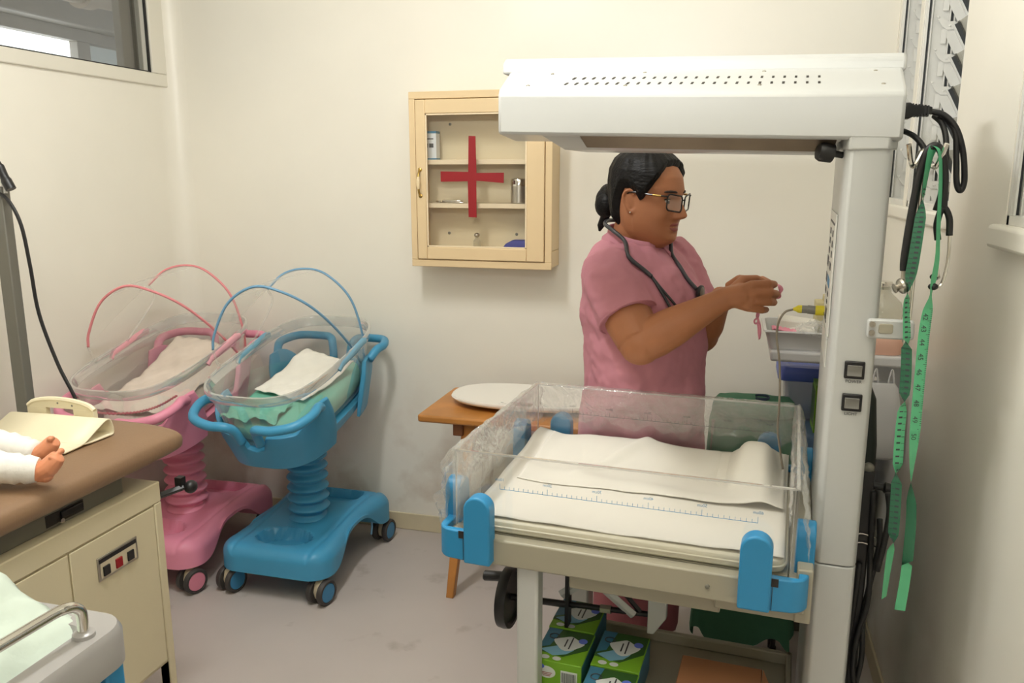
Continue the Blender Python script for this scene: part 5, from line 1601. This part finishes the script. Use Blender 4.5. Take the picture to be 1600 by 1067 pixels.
wobj('floor_cord', MB().tube(spl([(0.718, 0.285, 0.86), (0.722, 0.283, 0.74), (0.726, 0.28, 0.62), (0.712, 0.275, 0.54), (0.708, 0.27, 0.46), (0.72, 0.27, 0.38), (0.708, 0.27, 0.25), (0.70, 0.27, 0.02)], 6), 0.0058, 8), MT['rubber'], 'black cord twisted with another down beside the column foot', 'cord', angle=180)
wobj('floor_cord', MB().tube(spl([(0.704, 0.283, 0.70), (0.700, 0.28, 0.6), (0.694, 0.275, 0.50), (0.695, 0.27, 0.38), (0.694, 0.27, 0.2), (0.692, 0.27, 0.02)], 6), 0.0058, 8), MT['rubber'], 'black cord running straight down along the column edge', 'cord', angle=180)
wobj('looped_cord', MB().tube(spl([(0.742, 0.26, 0.87), (0.748, 0.258, 0.83), (0.744, 0.256, 0.77), (0.735, 0.256, 0.70)], 6), 0.0062, 8), MT['rubber'], 'short black cord looping out beside the green tape', 'cord', angle=180)


# ------------------------------------------------------------------ nurse
FA = R(-30)                                   # facing: to the right and a little towards the camera
fx, fy = math.cos(FA), math.sin(FA)
FW = Vector((fx, fy, 0))
RT = Vector((fy, -fx, 0))                     # her right hand side
NB = Vector((-0.24, 2.25, 0))
nurse = thing('person', 'person in pink scrubs and glasses, hair tied back, holding a pink ribbon', 'person', NB)
HC = Vector((-0.238, 2.252, 1.432))
HM = Matrix.Translation(HC) @ Matrix.Rotation(FA + R(5), 4, 'Z') @ Matrix.Rotation(R(5), 4, 'Y')

skin = mat('skin', (172, 113, 78), 0.5, var=0.06, scale=16, bump=0.04, bscale=160, spec=0.4, sub=0.06)
hairm = mat('black_hair', (16, 14, 14), 0.48, spec=0.22)
nt = hairm.node_tree
tc = nt.nodes.new('ShaderNodeTexCoord')
mp = nt.nodes.new('ShaderNodeMapping')
mp.inputs['Scale'].default_value = (25, 220, 160)
n_ = nt.nodes.new('ShaderNodeTexNoise')
n_.inputs['Scale'].default_value = 1.0
n_.inputs['Detail'].default_value = 3
bp = nt.nodes.new('ShaderNodeBump')
bp.inputs['Strength'].default_value = 0.8
bp.inputs['Distance'].default_value = 0.003
nt.links.new(tc.outputs['Object'], mp.inputs['Vector'])
nt.links.new(mp.outputs[0], n_.inputs['Vector'])
nt.links.new(n_.outputs['Fac'], bp.inputs['Height'])
nt.links.new(bp.outputs['Normal'], nt.nodes['Principled BSDF'].inputs['Normal'])
lipm = mat('lips', (150, 82, 74), 0.45)
browm = mat('brow', (44, 30, 26), 0.7)
eyew = mat('eye_white', (214, 206, 198), 0.25)
eyed = mat('eye_dark', (30, 20, 16), 0.2)
framem = mat('glasses_frame', (28, 20, 20), 0.25)
lensm = clear('lens', haze=0.02, gloss=0.10, edge=0.05)

ZC0 = -0.107                                  # chin in head space
TAB = [  # z above chin, front, back, half width
    (-0.012, .040, .020, .028), (-0.006, .064, .028, .040), (0.004, .080, .036, .052), (0.016, .088, .046, .060), (0.030, .090, .056, .0665), (0.050, .088, .066, .0725), (0.070, .089, .076, .0755), (0.090, .090, .084, .0765),
    (0.120, .091, .093, .0765), (0.150, .0935, .099, .0775), (0.180, .085, .100, .0755), (0.205, .066, .090, .066), (0.222, .044, .070, .050), (0.232, .028, .040, .028), (0.236, .006, .008, .006)]


def g(a, s):
    return math.exp(-(a / s) ** 2)


def headpt(t, z, off=0.0):
    xf, xb, w = interp(TAB, z)
    c, s = math.cos(t), math.sin(t)
    p = 0.88
    xr = xf if c > 0 else xb
    x = xr * math.copysign(abs(c) ** p, c)
    y = w * math.copysign(abs(s) ** p, s)
    if c > 0:
        d = 0.0
        # nose
        if z > 0.06:
            prof = interp([(0.062, 0.0), (0.069, 0.010), (0.075, 0.028), (0.082, 0.036), (0.090, 0.031), (0.105, 0.021), (0.118, 0.010), (0.130, 0.006), (0.142, 0.002), (0.15, 0)], z)[0]
            sg = interp([(0.062, 0.016), (0.08, 0.0135), (0.10, 0.010), (0.13, 0.009), (0.15, 0.012)], z)[0]
            d += prof * g(y, sg)
            d += 0.007 * g(abs(y) - 0.0135, 0.006) * g(z - 0.077, 0.008)
        # lips and chin
        d += 0.0085 * g(z - 0.0565, 0.0055) * g(y, 0.019) + 0.0085 * g(z - 0.043, 0.0062) * g(y, 0.017) - 0.004 * g(z - 0.0505, 0.0022) * g(y, 0.02)
        d += 0.006 * g(z - 0.016, 0.012) * g(y, 0.02) - 0.003 * g(z - 0.031, 0.006) * g(y, 0.018)
        # brow ridge, sockets, cheeks
        d += 0.004 * g(z - 0.139, 0.008) * g(abs(y) - 0.028, 0.02) - 0.009 * g(z - 0.119, 0.011) * g(abs(y) - 0.031, 0.015)
        d += 0.006 * g(z - 0.082, 0.02) * g(abs(y) - 0.045, 0.017)
        x += d
        if abs(y) > 0.03:
            y += math.copysign(0.003 * g(z - 0.06, 0.03) * smst(0.03, 0.06, abs(y)), y)
    v = Vector((x, y, ZC0 + z))
    if off:
        q = Vector((x, y, (z - 0.12) * 0.8))
        v += q.normalized() * off
    return v


body = MB()
nz, ntq = 96, 132
zz = [-0.012 + 0.248 * i / nz for i in range(nz + 1)]
body.rings([[HM @ headpt(2 * PI * j / ntq, z) for j in range(ntq)] for z in zz])


def bt(pts, rad, n=18, flat=None):
    body.tube(pts, rad, n, flat=flat)


# ears
for s in (-1, 1):
    Me = HM @ Matrix.Translation((-0.008, s * 0.077, 0.0)) @ Matrix.Rotation(s * R(-22), 4, 'Z') @ Matrix.Rotation(R(-12), 4, 'Y')
    body.ball(Me @ Vector((0, 0, 0)), (0.017, 0.0055, 0.029), 16, 12, Me.to_3x3().to_4x4())
    ro = [(0.013, -0.02), (0.004, -0.027), (-0.006, -0.022), (-0.012, -0.008), (-0.017, 0.008), (-0.015, 0.022), (-0.004, 0.031), (0.009, 0.028), (0.014, 0.016)]
    body.tube([Me @ Vector((a, s * 0.005, b)) for a, b in spl([(a, b, 0) for a, b in ro], 4) for a, b in [(a, b)]] if False else [Me @ Vector((p.x, s * 0.005, p.y)) for p in spl([(a, b, 0) for a, b in ro], 4)], 0.0042, 8)
    body.ball(Me @ Vector((0.009, s * 0.002, -0.025)), 0.0075, 10, 8)
# neck, under-chin, upper chest
bt([(-0.285, 2.272, 1.20), (-0.283, 2.272, 1.30), (-0.272, 2.266, 1.35), (-0.262, 2.262, 1.40)], [0.075, 0.064, 0.060, 0.058], 28)
body.ball(HM @ Vector((0.02, 0, -0.100)), (0.055, 0.052, 0.028), 20, 12)
# trunk (under the tunic) and legs
TOR = [(0.66, -.238, 2.262, .150, .172), (0.74, -.238, 2.258, .160, .178), (0.82, -.236, 2.254, .160, .174), (0.92, -.234, 2.25, .156, .166), (1.02, -.236, 2.25, .154, .164), (1.10, -.240, 2.25, .156, .168), (1.17, -.244, 2.252, .152, .172), (1.23, -.256, 2.256, .135, .174), (1.275, -.268, 2.262, .108, .160), (1.305, -.276, 2.266, .086, .120), (1.33, -.28, 2.268, .066, .08)]


def tor(z, k=1.0, n=48, grow=0.0):
    cx, cy, a, b = interp([(r[0],) + r[1:] for r in TOR], z)
    return [Vector((cx, cy, z)) + FW * ((a + grow) * math.cos(2 * PI * j / n)) + RT * ((b + grow) * math.sin(2 * PI * j / n)) for j in range(n)]


body.rings([tor(z, grow=-0.012) for z in (0.68, 0.74, 0.82, 0.92, 1.02, 1.10, 1.17, 1.23, 1.275, 1.30, 1.32)])
LEGS = []
for s in (-1, 1):
    hip = Vector((-0.24, 2.255, 0.72)) + RT * (0.085 * s)
    ank = Vector((-0.235, 2.265, 0.08)) + RT * (0.105 * s) + FW * (0.03 * s)
    kn_ = hip.lerp(ank, 0.48) + FW * 0.015
    LEGS.append((hip, kn_, ank))
    bt([hip, hip.lerp(kn_, 0.5), kn_, kn_.lerp(ank, 0.35), ank, ank - Vector((0, 0, 0.05))], [0.085, 0.075, 0.055, 0.052, 0.034, 0.034], 18)
    bt([ank - Vector((0, 0, 0.04)) - FW * 0.04, ank - Vector((0, 0, 0.045)) + FW * 0.06, ank - Vector((0, 0, 0.055)) + FW * 0.15], [0.03, 0.032, 0.02], 14)
# arms
SR, ER, WR = Vector((-0.325, 2.14, 1.246)), Vector((-0.222, 2.03, 1.082)), Vector((-0.018, 2.06, 1.205))
bt([SR + Vector((0.03, 0.02, 0.0)), SR, SR.lerp(ER, 0.35), SR.lerp(ER, 0.7), ER + Vector((-0.004, 0.0, 0.006))], [0.048, 0.054, 0.062, 0.0635, 0.055], 22)
body.ball(ER, (0.054, 0.053, 0.053), 20, 14)
body.ball(ER.lerp(SR, 0.12) + Vector((0.012, 0, 0.004)), 0.054, 20, 14)
bt([ER, ER.lerp(WR, 0.18), ER.lerp(WR, 0.4), ER.lerp(WR, 0.7), ER.lerp(WR, 0.9), WR], [0.050, 0.054, 0.050, 0.038, 0.031, 0.0295], 22)
bt([WR - (WR - ER) * 0.12, WR, Vector((.016, 2.058, 1.212)), Vector((.036, 2.054, 1.213))], [0.0305, 0.0285, 0.029, 0.022], 20)
SL, EL, WL = Vector((-0.18, 2.395, 1.265)), Vector((-0.085, 2.315, 1.06)), Vector((-0.028, 2.176, 1.196))
bt([SL, SL.lerp(EL, 0.4), EL], [0.052, 0.058, 0.050], 20)
body.ball(EL, 0.051, 18, 12)
bt([EL, EL.lerp(WL, 0.3), EL.lerp(WL, 0.7), WL], [0.048, 0.048, 0.034, 0.028], 20)


def hand(fl, wr):
    """fl maps right-hand design points to the wanted hand"""
    K = [(.044, 2.052, 1.241), (.051, 2.046, 1.222), (.049, 2.046, 1.202), (.040, 2.050, 1.183)]
    F = [[(.080, 2.058, 1.244), (.094, 2.080, 1.240), (.086, 2.099, 1.232)], [(.087, 2.054, 1.2215), (.101, 2.077, 1.2165), (.090, 2.098, 1.214)], [(.084, 2.055, 1.199), (.096, 2.078, 1.195), (.083, 2.097, 1.1945)], [(.069, 2.058, 1.178), (.079, 2.078, 1.1765), (.068, 2.092, 1.1765)]]
    RD = [.0102, .0104, .0100, .0088]
    w = Vector(wr)
    for k, f, r in zip(K, F, RD):
        kk = fl(k)
        bt([w, w.lerp(kk, 0.55), kk], [0.017, 0.0145, r + 0.0022], 12)
        ps = [kk] + [fl(p) for p in f]
        bt([ps[0], ps[0].lerp(ps[1], 0.5), ps[1], ps[1].lerp(ps[2], 0.5), ps[2], ps[3]], [r + 0.0012, r, r + 0.0004, r * 0.94, r * 0.96, r * 0.74], 12)
        body.ball(ps[3], r * 0.78, 10, 8)
    th = [fl(p) for p in ((-.002, 2.068, 1.222), (.022, 2.092, 1.246), (.052, 2.107, 1.248), (.083, 2.106, 1.236))]
    bt(th, [0.0165, 0.0145, 0.0115, 0.0085], 12)
    body.ball(th[3], 0.0088, 10, 8)
    # nails are too small to read; pad of the palm
    c = fl((.018, 2.062, 1.212))
    body.ball(c, (0.034, 0.014, 0.031), 16, 10)


hand(lambda p: Vector(p), WR)
hand(lambda p: Vector((p[0] - 0.010, 4.238 - p[1], p[2] - 0.006)), WL)

me = mesh('body', body, skin, True, 180)
fixn(me)
bo = obj('body', me, None, nurse)
bo.matrix_parent_inverse = Matrix.Translation(-NB)
rm = bo.modifiers.new('fuse', 'REMESH')
rm.mode = 'VOXEL'
rm.voxel_size = 0.0026
rm.use_smooth_shade = True
sm = bo.modifiers.new('soften', 'SMOOTH')
sm.factor = 0.5
sm.iterations = 9
bo['label'] = 'face, neck, arms and hands of warm brown skin'


def np_(o):
    o.matrix_parent_inverse = Matrix.Translation(-NB)
    return o


def hobj(name, mb, m, parent, **k):
    """head-space geometry already in world coordinates"""
    return np_(obj(name, mb, m, parent, **k)) if parent is nurse else obj(name, mb, m, parent, **k)


def patch(name, t0, t1, z0, z1, shape, off, m, nx=30, ny=14):
    """thin skin-hugging patch; shape(a, b) in [-1,1]^2 gives thickness 0..1"""
    m_ = MB()
    f = lambda a, b, o_: HM @ headpt(t0 + (t1 - t0) * a, z0 + (z1 - z0) * b, o_)
    m_.grid(nx, ny, lambda a, b: f(a, b, -0.002 + (off + 0.002) * shape(2 * a - 1, 2 * b - 1)))
    return hobj(name, m_, m, nurse, angle=180)


patch('lips', R(-17), R(17), 0.036, 0.064, lambda a, b: smst(0, 0.25, 1 - (abs(a) ** 1.7 + abs(b) ** 2)), 0.0006, lipm, 36, 20)
for s in (-1, 1):
    patch('eyebrow', s * R(8), s * R(40), 0.134, 0.148, lambda a, b: smst(0, 0.4, 1 - abs(a) ** 3 - ((b - 0.35 * (1 - a * a) + 0.1) / 0.5) ** 2), 0.0022, browm, 24, 12)
    c = HM @ Vector((0.0685, s * 0.0305, ZC0 + 0.118))
    eb = hobj('eye', MB().ball(c, 0.0125, 18, 14), eyew, nurse)
    q = HM @ Vector((0.0685 + 0.0095, s * 0.0305 - 0.0005, ZC0 + 0.1140))
    obj('iris', MB().ball(q, (0.0052, 0.0052, 0.0052), 14, 10), eyed, eb)
    lash = [HM @ Vector((0.0685 + 0.0130 * math.cos(a), s * 0.0305 + 0.0145 * math.sin(a), ZC0 + 0.1205 + 0.002 * math.cos(a))) for a in np.linspace(-1.2, 1.2, 9)]
    obj('upper_lid', MB().tube(lash, 0.0018, 6), eyed, eb)

# hair: scalp cap drawn back to a low bun
HL = [(0, .207), (25, .203), (42, .186), (55, .165), (66, .142), (74, .118), (80, .112), (86, .128), (95, .142), (106, .140), (114, .112), (124, .060), (136, .032), (180, .024)]


def hline(t):
    d = abs((math.degrees(t) + 180) % 360 - 180)
    return interp(HL, d)[0]


hr = MB()
NT, NZ = 150, 46
vs, fs = [], []
for i in range(NZ + 1):
    for j in range(NT):
        t = 2 * PI * j / NT
        z0 = hline(t)
        f = i / NZ
        z = z0 + (0.2358 - z0) * f
        edge = smst(0, 0.22, f)
        d = abs((math.degrees(t) + 180) % 360 - 180)
        thick = 0.004 + 0.011 * edge + 0.004 * smst(60, 150, d) * edge
        thick += 0.0008 * math.sin(j * 0.9 + 3 * f) * edge
        vs.append(HM @ headpt(t, z, -0.003 if i == 0 else thick))
for i in range(NZ):
    for j in range(NT):
        a, b = i * NT + j, i * NT + (j + 1) % NT
        fs.append((a, b, b + NT, a + NT))
fs.append(tuple(range(NZ * NT, NZ * NT + NT)))
hr.add(vs, fs)
hair = hobj('hair', hr, hairm, nurse, angle=180)
bc = HM @ Vector((-0.132, 0.0, -0.012))
bn = MB()
for k in range(5):
    a = k * 1.25
    bn.ball(bc + Vector((0.006 * math.cos(a), 0.008 * math.sin(a), 0.012 * math.sin(a + 0.5))), (0.029, 0.031, 0.036), 18, 12)
bn.tube([HM @ Vector(p) for p in ((-0.085, 0, 0.03), (-0.11, 0, 0.015), (-0.13, 0, -0.02))], [0.03, 0.03, 0.02], 14)
obj('bun', bn, hairm, hair, angle=180)
obj('tail', MB().tube([HM @ Vector(p) for p in ((-0.128, 0, -0.035), (-0.138, 0.004, -0.062), (-0.15, 0.006, -0.085), (-0.152, 0.006, -0.10))], [0.016, 0.013, 0.010, 0.003], 12), hairm, hair)
obj('hair_tie', MB().tube([HM @ Vector((-0.128 + 0.0185 * math.cos(a), 0.0185 * math.sin(a), -0.045 + 0.006 * math.cos(a))) for a in np.linspace(0, 2 * PI, 19)[:-1]], 0.0046, 8, closed=True), MT['cloth'], hair, label='white hair tie')
hobj('earring', MB().ball(HM @ Vector((0.0, -0.0845, -0.026)), 0.0028, 10, 8), MT['chrome'], nurse)

# glasses
gl = MB()
def lensring(s, k=1.0):
    o_ = []
    for (a, b) in rrect(-0.026 * k, 0.026 * k, -0.0215 * k, 0.0205 * k, 0.009, 5):
        yy = s * (0.0325 + a)
        wrap = 0.0052 * ((abs(yy) / 0.06) ** 2) * 3
        o_.append(HM @ Vector((0.1065 - wrap + 0.06 * b * 0.12, yy, ZC0 + 0.1145 + b + 0.003 * (a / 0.026))))
    return o_
for s in (-1, 1):
    gl.tube(lensring(s), 0.0021, 8, closed=True)
gl.tube(spl([HM @ Vector(p) for p in ((0.1065, -0.0075, ZC0 + 0.121), (0.1105, 0, ZC0 + 0.1235), (0.1065, 0.0075, ZC0 + 0.121))]), 0.0019, 8)
gs = hobj('glasses', gl, framem, nurse, angle=180)
for s in (-1, 1):
    tmpl = spl([HM @ Vector(p) for p in ((0.0925, s * 0.0585, ZC0 + 0.131), (0.085, s * 0.0705, ZC0 + 0.132), (0.05, s * 0.0785, ZC0 + 0.1325), (0.0, s * 0.0825, ZC0 + 0.134), (-0.022, s * 0.083, ZC0 + 0.126))], 5)
    obj('temple', MB().tube(tmpl, 0.0022, 8), framem, gs)
    obj('temple_trim', MB().tube(tmpl[6:10], 0.0028, 8), MT['brass'], gs)
    lr = lensring(s, 0.97)
    obj('lens', MB().add(lr, [tuple(range(len(lr)))]), lensm, gs, smooth=False)

# scrub tunic
tn = MB()
def tun(z, grow):
    rr = tor(z, grow=grow, n=72)
    cx, cy, a, b = interp([(r[0],) + r[1:] for r in TOR], z)
    out = []
    for j, p in enumerate(rr):
        t = 2 * PI * j / 72
        w = smst(1.05, 0.7, z)
        k = 1 + 0.012 * w * math.sin(7 * t + 1.0) + 0.008 * math.sin(3 * t + z * 30) * smst(1.2, 0.95, z) + 0.05 * smst(0.9, 1.15, z) * smst(1.26, 1.16, z) * g(abs(((math.degrees(t) + 180) % 360) - 180) - 28, 24)
        out.append(Vector((cx + (p.x - cx) * k, cy + (p.y - cy) * k, p.z)))
    return out
tn.rings([tun(z, gq) for z, gq in ((0.665, 0.020), (0.70, 0.020), (0.78, 0.014), (0.86, 0.010), (0.94, 0.008), (1.0, 0.008), (1.06, 0.009), (1.12, 0.010), (1.17, 0.010), (1.21, 0.010), (1.245, 0.010), (1.28, 0.010), (1.305, 0.008), (1.328, 0.006))])
for S_, E_, ou in ((SR, ER, Vector((0.03, 0.05, 0.0))), (SL, EL, Vector((-0.01, -0.05, 0.0)))):
    ax = (E_ - S_)
    ps = [S_ + ou + Vector((0, 0, 0.006)), S_ + ou * 0.3 + Vector((0, 0, 0.004)), S_ + ax * 0.12, S_ + ax * 0.3, S_ + ax * 0.48, S_ + ax * 0.64]
    tn.ball(S_ + Vector((0, 0, -0.008)), 0.071, 24, 16)
    tn.tube(ps, [0.058, 0.070, 0.076, 0.079, 0.079, 0.0795], 30)
me = mesh('scrub_top', tn, MT['scrub'], True, 180)
fixn(me)
top_ = np_(obj('scrub_top', me, None, nurse))
rm = top_.modifiers.new('fuse', 'REMESH')
rm.mode = 'VOXEL'
rm.voxel_size = 0.0055
rm.use_smooth_shade = True
sm = top_.modifiers.new('soften', 'SMOOTH')
sm.factor = 0.5
sm.iterations = 6
ctx = bpy.data.textures.new('cloth_folds', 'CLOUDS')
ctx.noise_scale = 0.075
ctx.noise_depth = 2
dm = top_.modifiers.new('folds', 'DISPLACE')
dm.texture = ctx
dm.strength = 0.022
dm.mid_level = 0.5
# stand collar
NC = Vector((-0.270, 2.263, 0))
def col(f, up):
    t = R(14 + 332 * f)
    c_ = math.cos(t)
    rad = 0.0705 + 0.012 * max(0, c_)
    zt_ = 1.325 + 0.044 * (1 - c_) / 2
    lean = 0.010 * (1 - up)
    p = NC + (FW * c_ + RT * math.sin(t)) * (rad + lean + (0.012 if up < 0.5 else 0)) - FW * 0.002
    return Vector((p.x, p.y, zt_ - (1 - up) * 0.052))
obj_c = obj('collar', MB().grid(48, 5, lambda a, b: col(a, b)), MT['scrub'], top_, solid=0.005, angle=180)
# sleeve hems and front placket seam
for S_, E_ in ((SR, ER), (SL, EL)):
    ax = (E_ - S_)
    n = ax.normalized()
    c = S_ + ax * 0.625
    u_ = n.orthogonal().normalized()
    v_ = n.cross(u_)
    obj('sleeve_hem', MB().tube([c + (u_ * math.cos(a) + v_ * math.sin(a)) * 0.0778 for a in np.linspace(0, 2 * PI, 33)[:-1]], 0.003, 6, closed=True), MT['scrub'], top_)
# trousers
tq = MB()
for (hip, kn_, ank) in LEGS:
    tq.tube([hip + Vector((0, 0, 0.03)), hip.lerp(kn_, 0.5), kn_, kn_.lerp(ank, 0.5), ank + Vector((0, 0, 0.05))], [0.105, 0.098, 0.088, 0.088, 0.094], 28)
tq.rings([tor(z, grow=0.0) for z in (0.66, 0.72, 0.78)])
me = mesh('trousers', tq, MT['scrubd'], True, 180)
fixn(me)
tro = np_(obj('trousers', me, None, nurse))
rm = tro.modifiers.new('fuse', 'REMESH')
rm.mode = 'VOXEL'
rm.voxel_size = 0.008
rm.use_smooth_shade = True
for (hip, kn_, ank) in LEGS:
    s_ = MB()
    base = Vector((ank.x, ank.y, 0))
    rs = []
    for z, k in ((0.0, 1.0), (0.02, 1.03), (0.045, 0.92), (0.075, 0.62)):
        c = base + FW * (0.055 if z < 0.05 else 0.03) + Vector((0, 0, z))
        rs.append([c + FW * a * k + RT * b * k for a, b in sel(0.13, 0.047, 28, 2.6)])
    s_.rings(rs)
    np_(obj('shoe', s_, MT['shoe'], nurse, angle=60))

# her stethoscope, laid on the tunic by angle round the trunk and height
from mathutils.bvhtree import BVHTree
dg = bpy.context.evaluated_depsgraph_get()
bv = BVHTree.FromObject(top_, dg)
inv = top_.matrix_world.inverted()


def on(deg, z, lift=0.006):
    cx, cy, a, b = interp([(r[0],) + r[1:] for r in TOR], z)
    t = R(deg)
    d = FW * math.cos(t) + RT * math.sin(t)
    hit = bv.ray_cast(inv @ (Vector((cx, cy, z)) + d * 0.6), -d)
    p = hit[0] if hit[0] is not None else inv @ (Vector((cx, cy, z)) + d * 0.2)
    return (top_.matrix_world @ p) + d * lift


def nk(deg, rad, z):
    t = R(deg)
    p = NC + (FW * math.cos(t) + RT * math.sin(t)) * rad
    return Vector((p.x, p.y, z))


SO = on(30, 1.27)
ns = thing('stethoscope', 'dark grey stethoscope worn around the neck over pink scrubs', 'stethoscope', SO)
S3 = lambda ps: [p - SO for p in ps]
tubing = spl([on(-10, 1.205, 0.012), on(-10, 1.232), on(-12, 1.262), on(-22, 1.292), nk(-45, 0.094, 1.330), nk(-80, 0.088, 1.352), nk(-130, 0.086, 1.370), nk(180, 0.085, 1.378), nk(130, 0.086, 1.372), nk(95, 0.089, 1.356), nk(70, 0.096, 1.330), on(58, 1.295), on(46, 1.262), on(40, 1.245)], 7)
obj('tubing', MB().tube(S3(tubing), 0.0056, 10), mat('steth_grey', (62, 62, 66), 0.4), ns, angle=180)
for d0, d1 in (((34, 1.215), (16, 1.135)), ((37, 1.222), (25, 1.128))):
    obj('ear_tube', MB().tube(S3(spl([on(40, 1.246), on(*d0), on((d0[0] + d1[0]) / 2, (d0[1] + d1[1]) / 2), on(*d1)], 6)), 0.0036, 8), MT['alud'], ns, angle=180)
    obj('ear_tip', MB().ball(S3([on(*d1)])[0], 0.0055, 10, 8), MT['black'], ns)
cc = on(-12, 1.196, 0.012)
dq = (cc - Vector((-0.244, 2.252, 1.196))).normalized()
Mq = Matrix.Translation(cc - SO) @ dq.to_track_quat('Z', 'Y').to_matrix().to_4x4()
obj('chest_piece', MB().lathe([(0.010, -0.008), (0.017, -0.004), (0.0205, 0.002), (0.0195, 0.006), (0.016, 0.0065)], 26, Mq), MT['black'], ns)
obj('diaphragm', MB().lathe([(0.0162, 0.0066), (0.012, 0.0078), (0.0, 0.008)], 24, Mq, True, False), MT['grey'], ns)

# pink ribbon held between the fingertips
rbn = thing('ribbon', 'short pink ribbon pinched in the fingertips, end hanging down', 'ribbon', (0.09, 2.108, 1.22))
RO = Vector((0.09, 2.108, 1.22))
def flatr(pts, w, a0):
    P = spl([Vector(p) - RO for p in pts], 8)
    vs = []
    for i, p in enumerate(P):
        a = a0 + 0.7 * math.sin(i * 0.35)
        d = Vector((math.cos(a), math.sin(a), 0.2)) * w / 2
        vs += [p - d, p + d]
    return MB().add(vs, [(2 * i, 2 * i + 1, 2 * i + 3, 2 * i + 2) for i in range(len(P) - 1)])
obj('loop', flatr([(0.082, 2.115, 1.238), (0.104, 2.10, 1.236), (0.112, 2.098, 1.222), (0.108, 2.10, 1.205), (0.09, 2.115, 1.20)], 0.012, 1.2), MT['rib'], rbn, solid=0.0008, angle=180)
obj('hanging_end', flatr([(0.08, 2.108, 1.20), (0.066, 2.10, 1.178), (0.060, 2.098, 1.160), (0.062, 2.098, 1.145), (0.066, 2.098, 1.125), (0.068, 2.098, 1.098)], 0.009, 0.4), MT['rib'], rbn, solid=0.0008, angle=180)
obj('knot', MB().tube(spl([Vector(p) - RO for p in ((0.060, 2.096, 1.152), (0.053, 2.094, 1.146), (0.055, 2.094, 1.138), (0.063, 2.096, 1.142), (0.061, 2.096, 1.152))], 4), 0.0022, 6), MT['rib'], rbn)
bpy.context.view_layer.update()
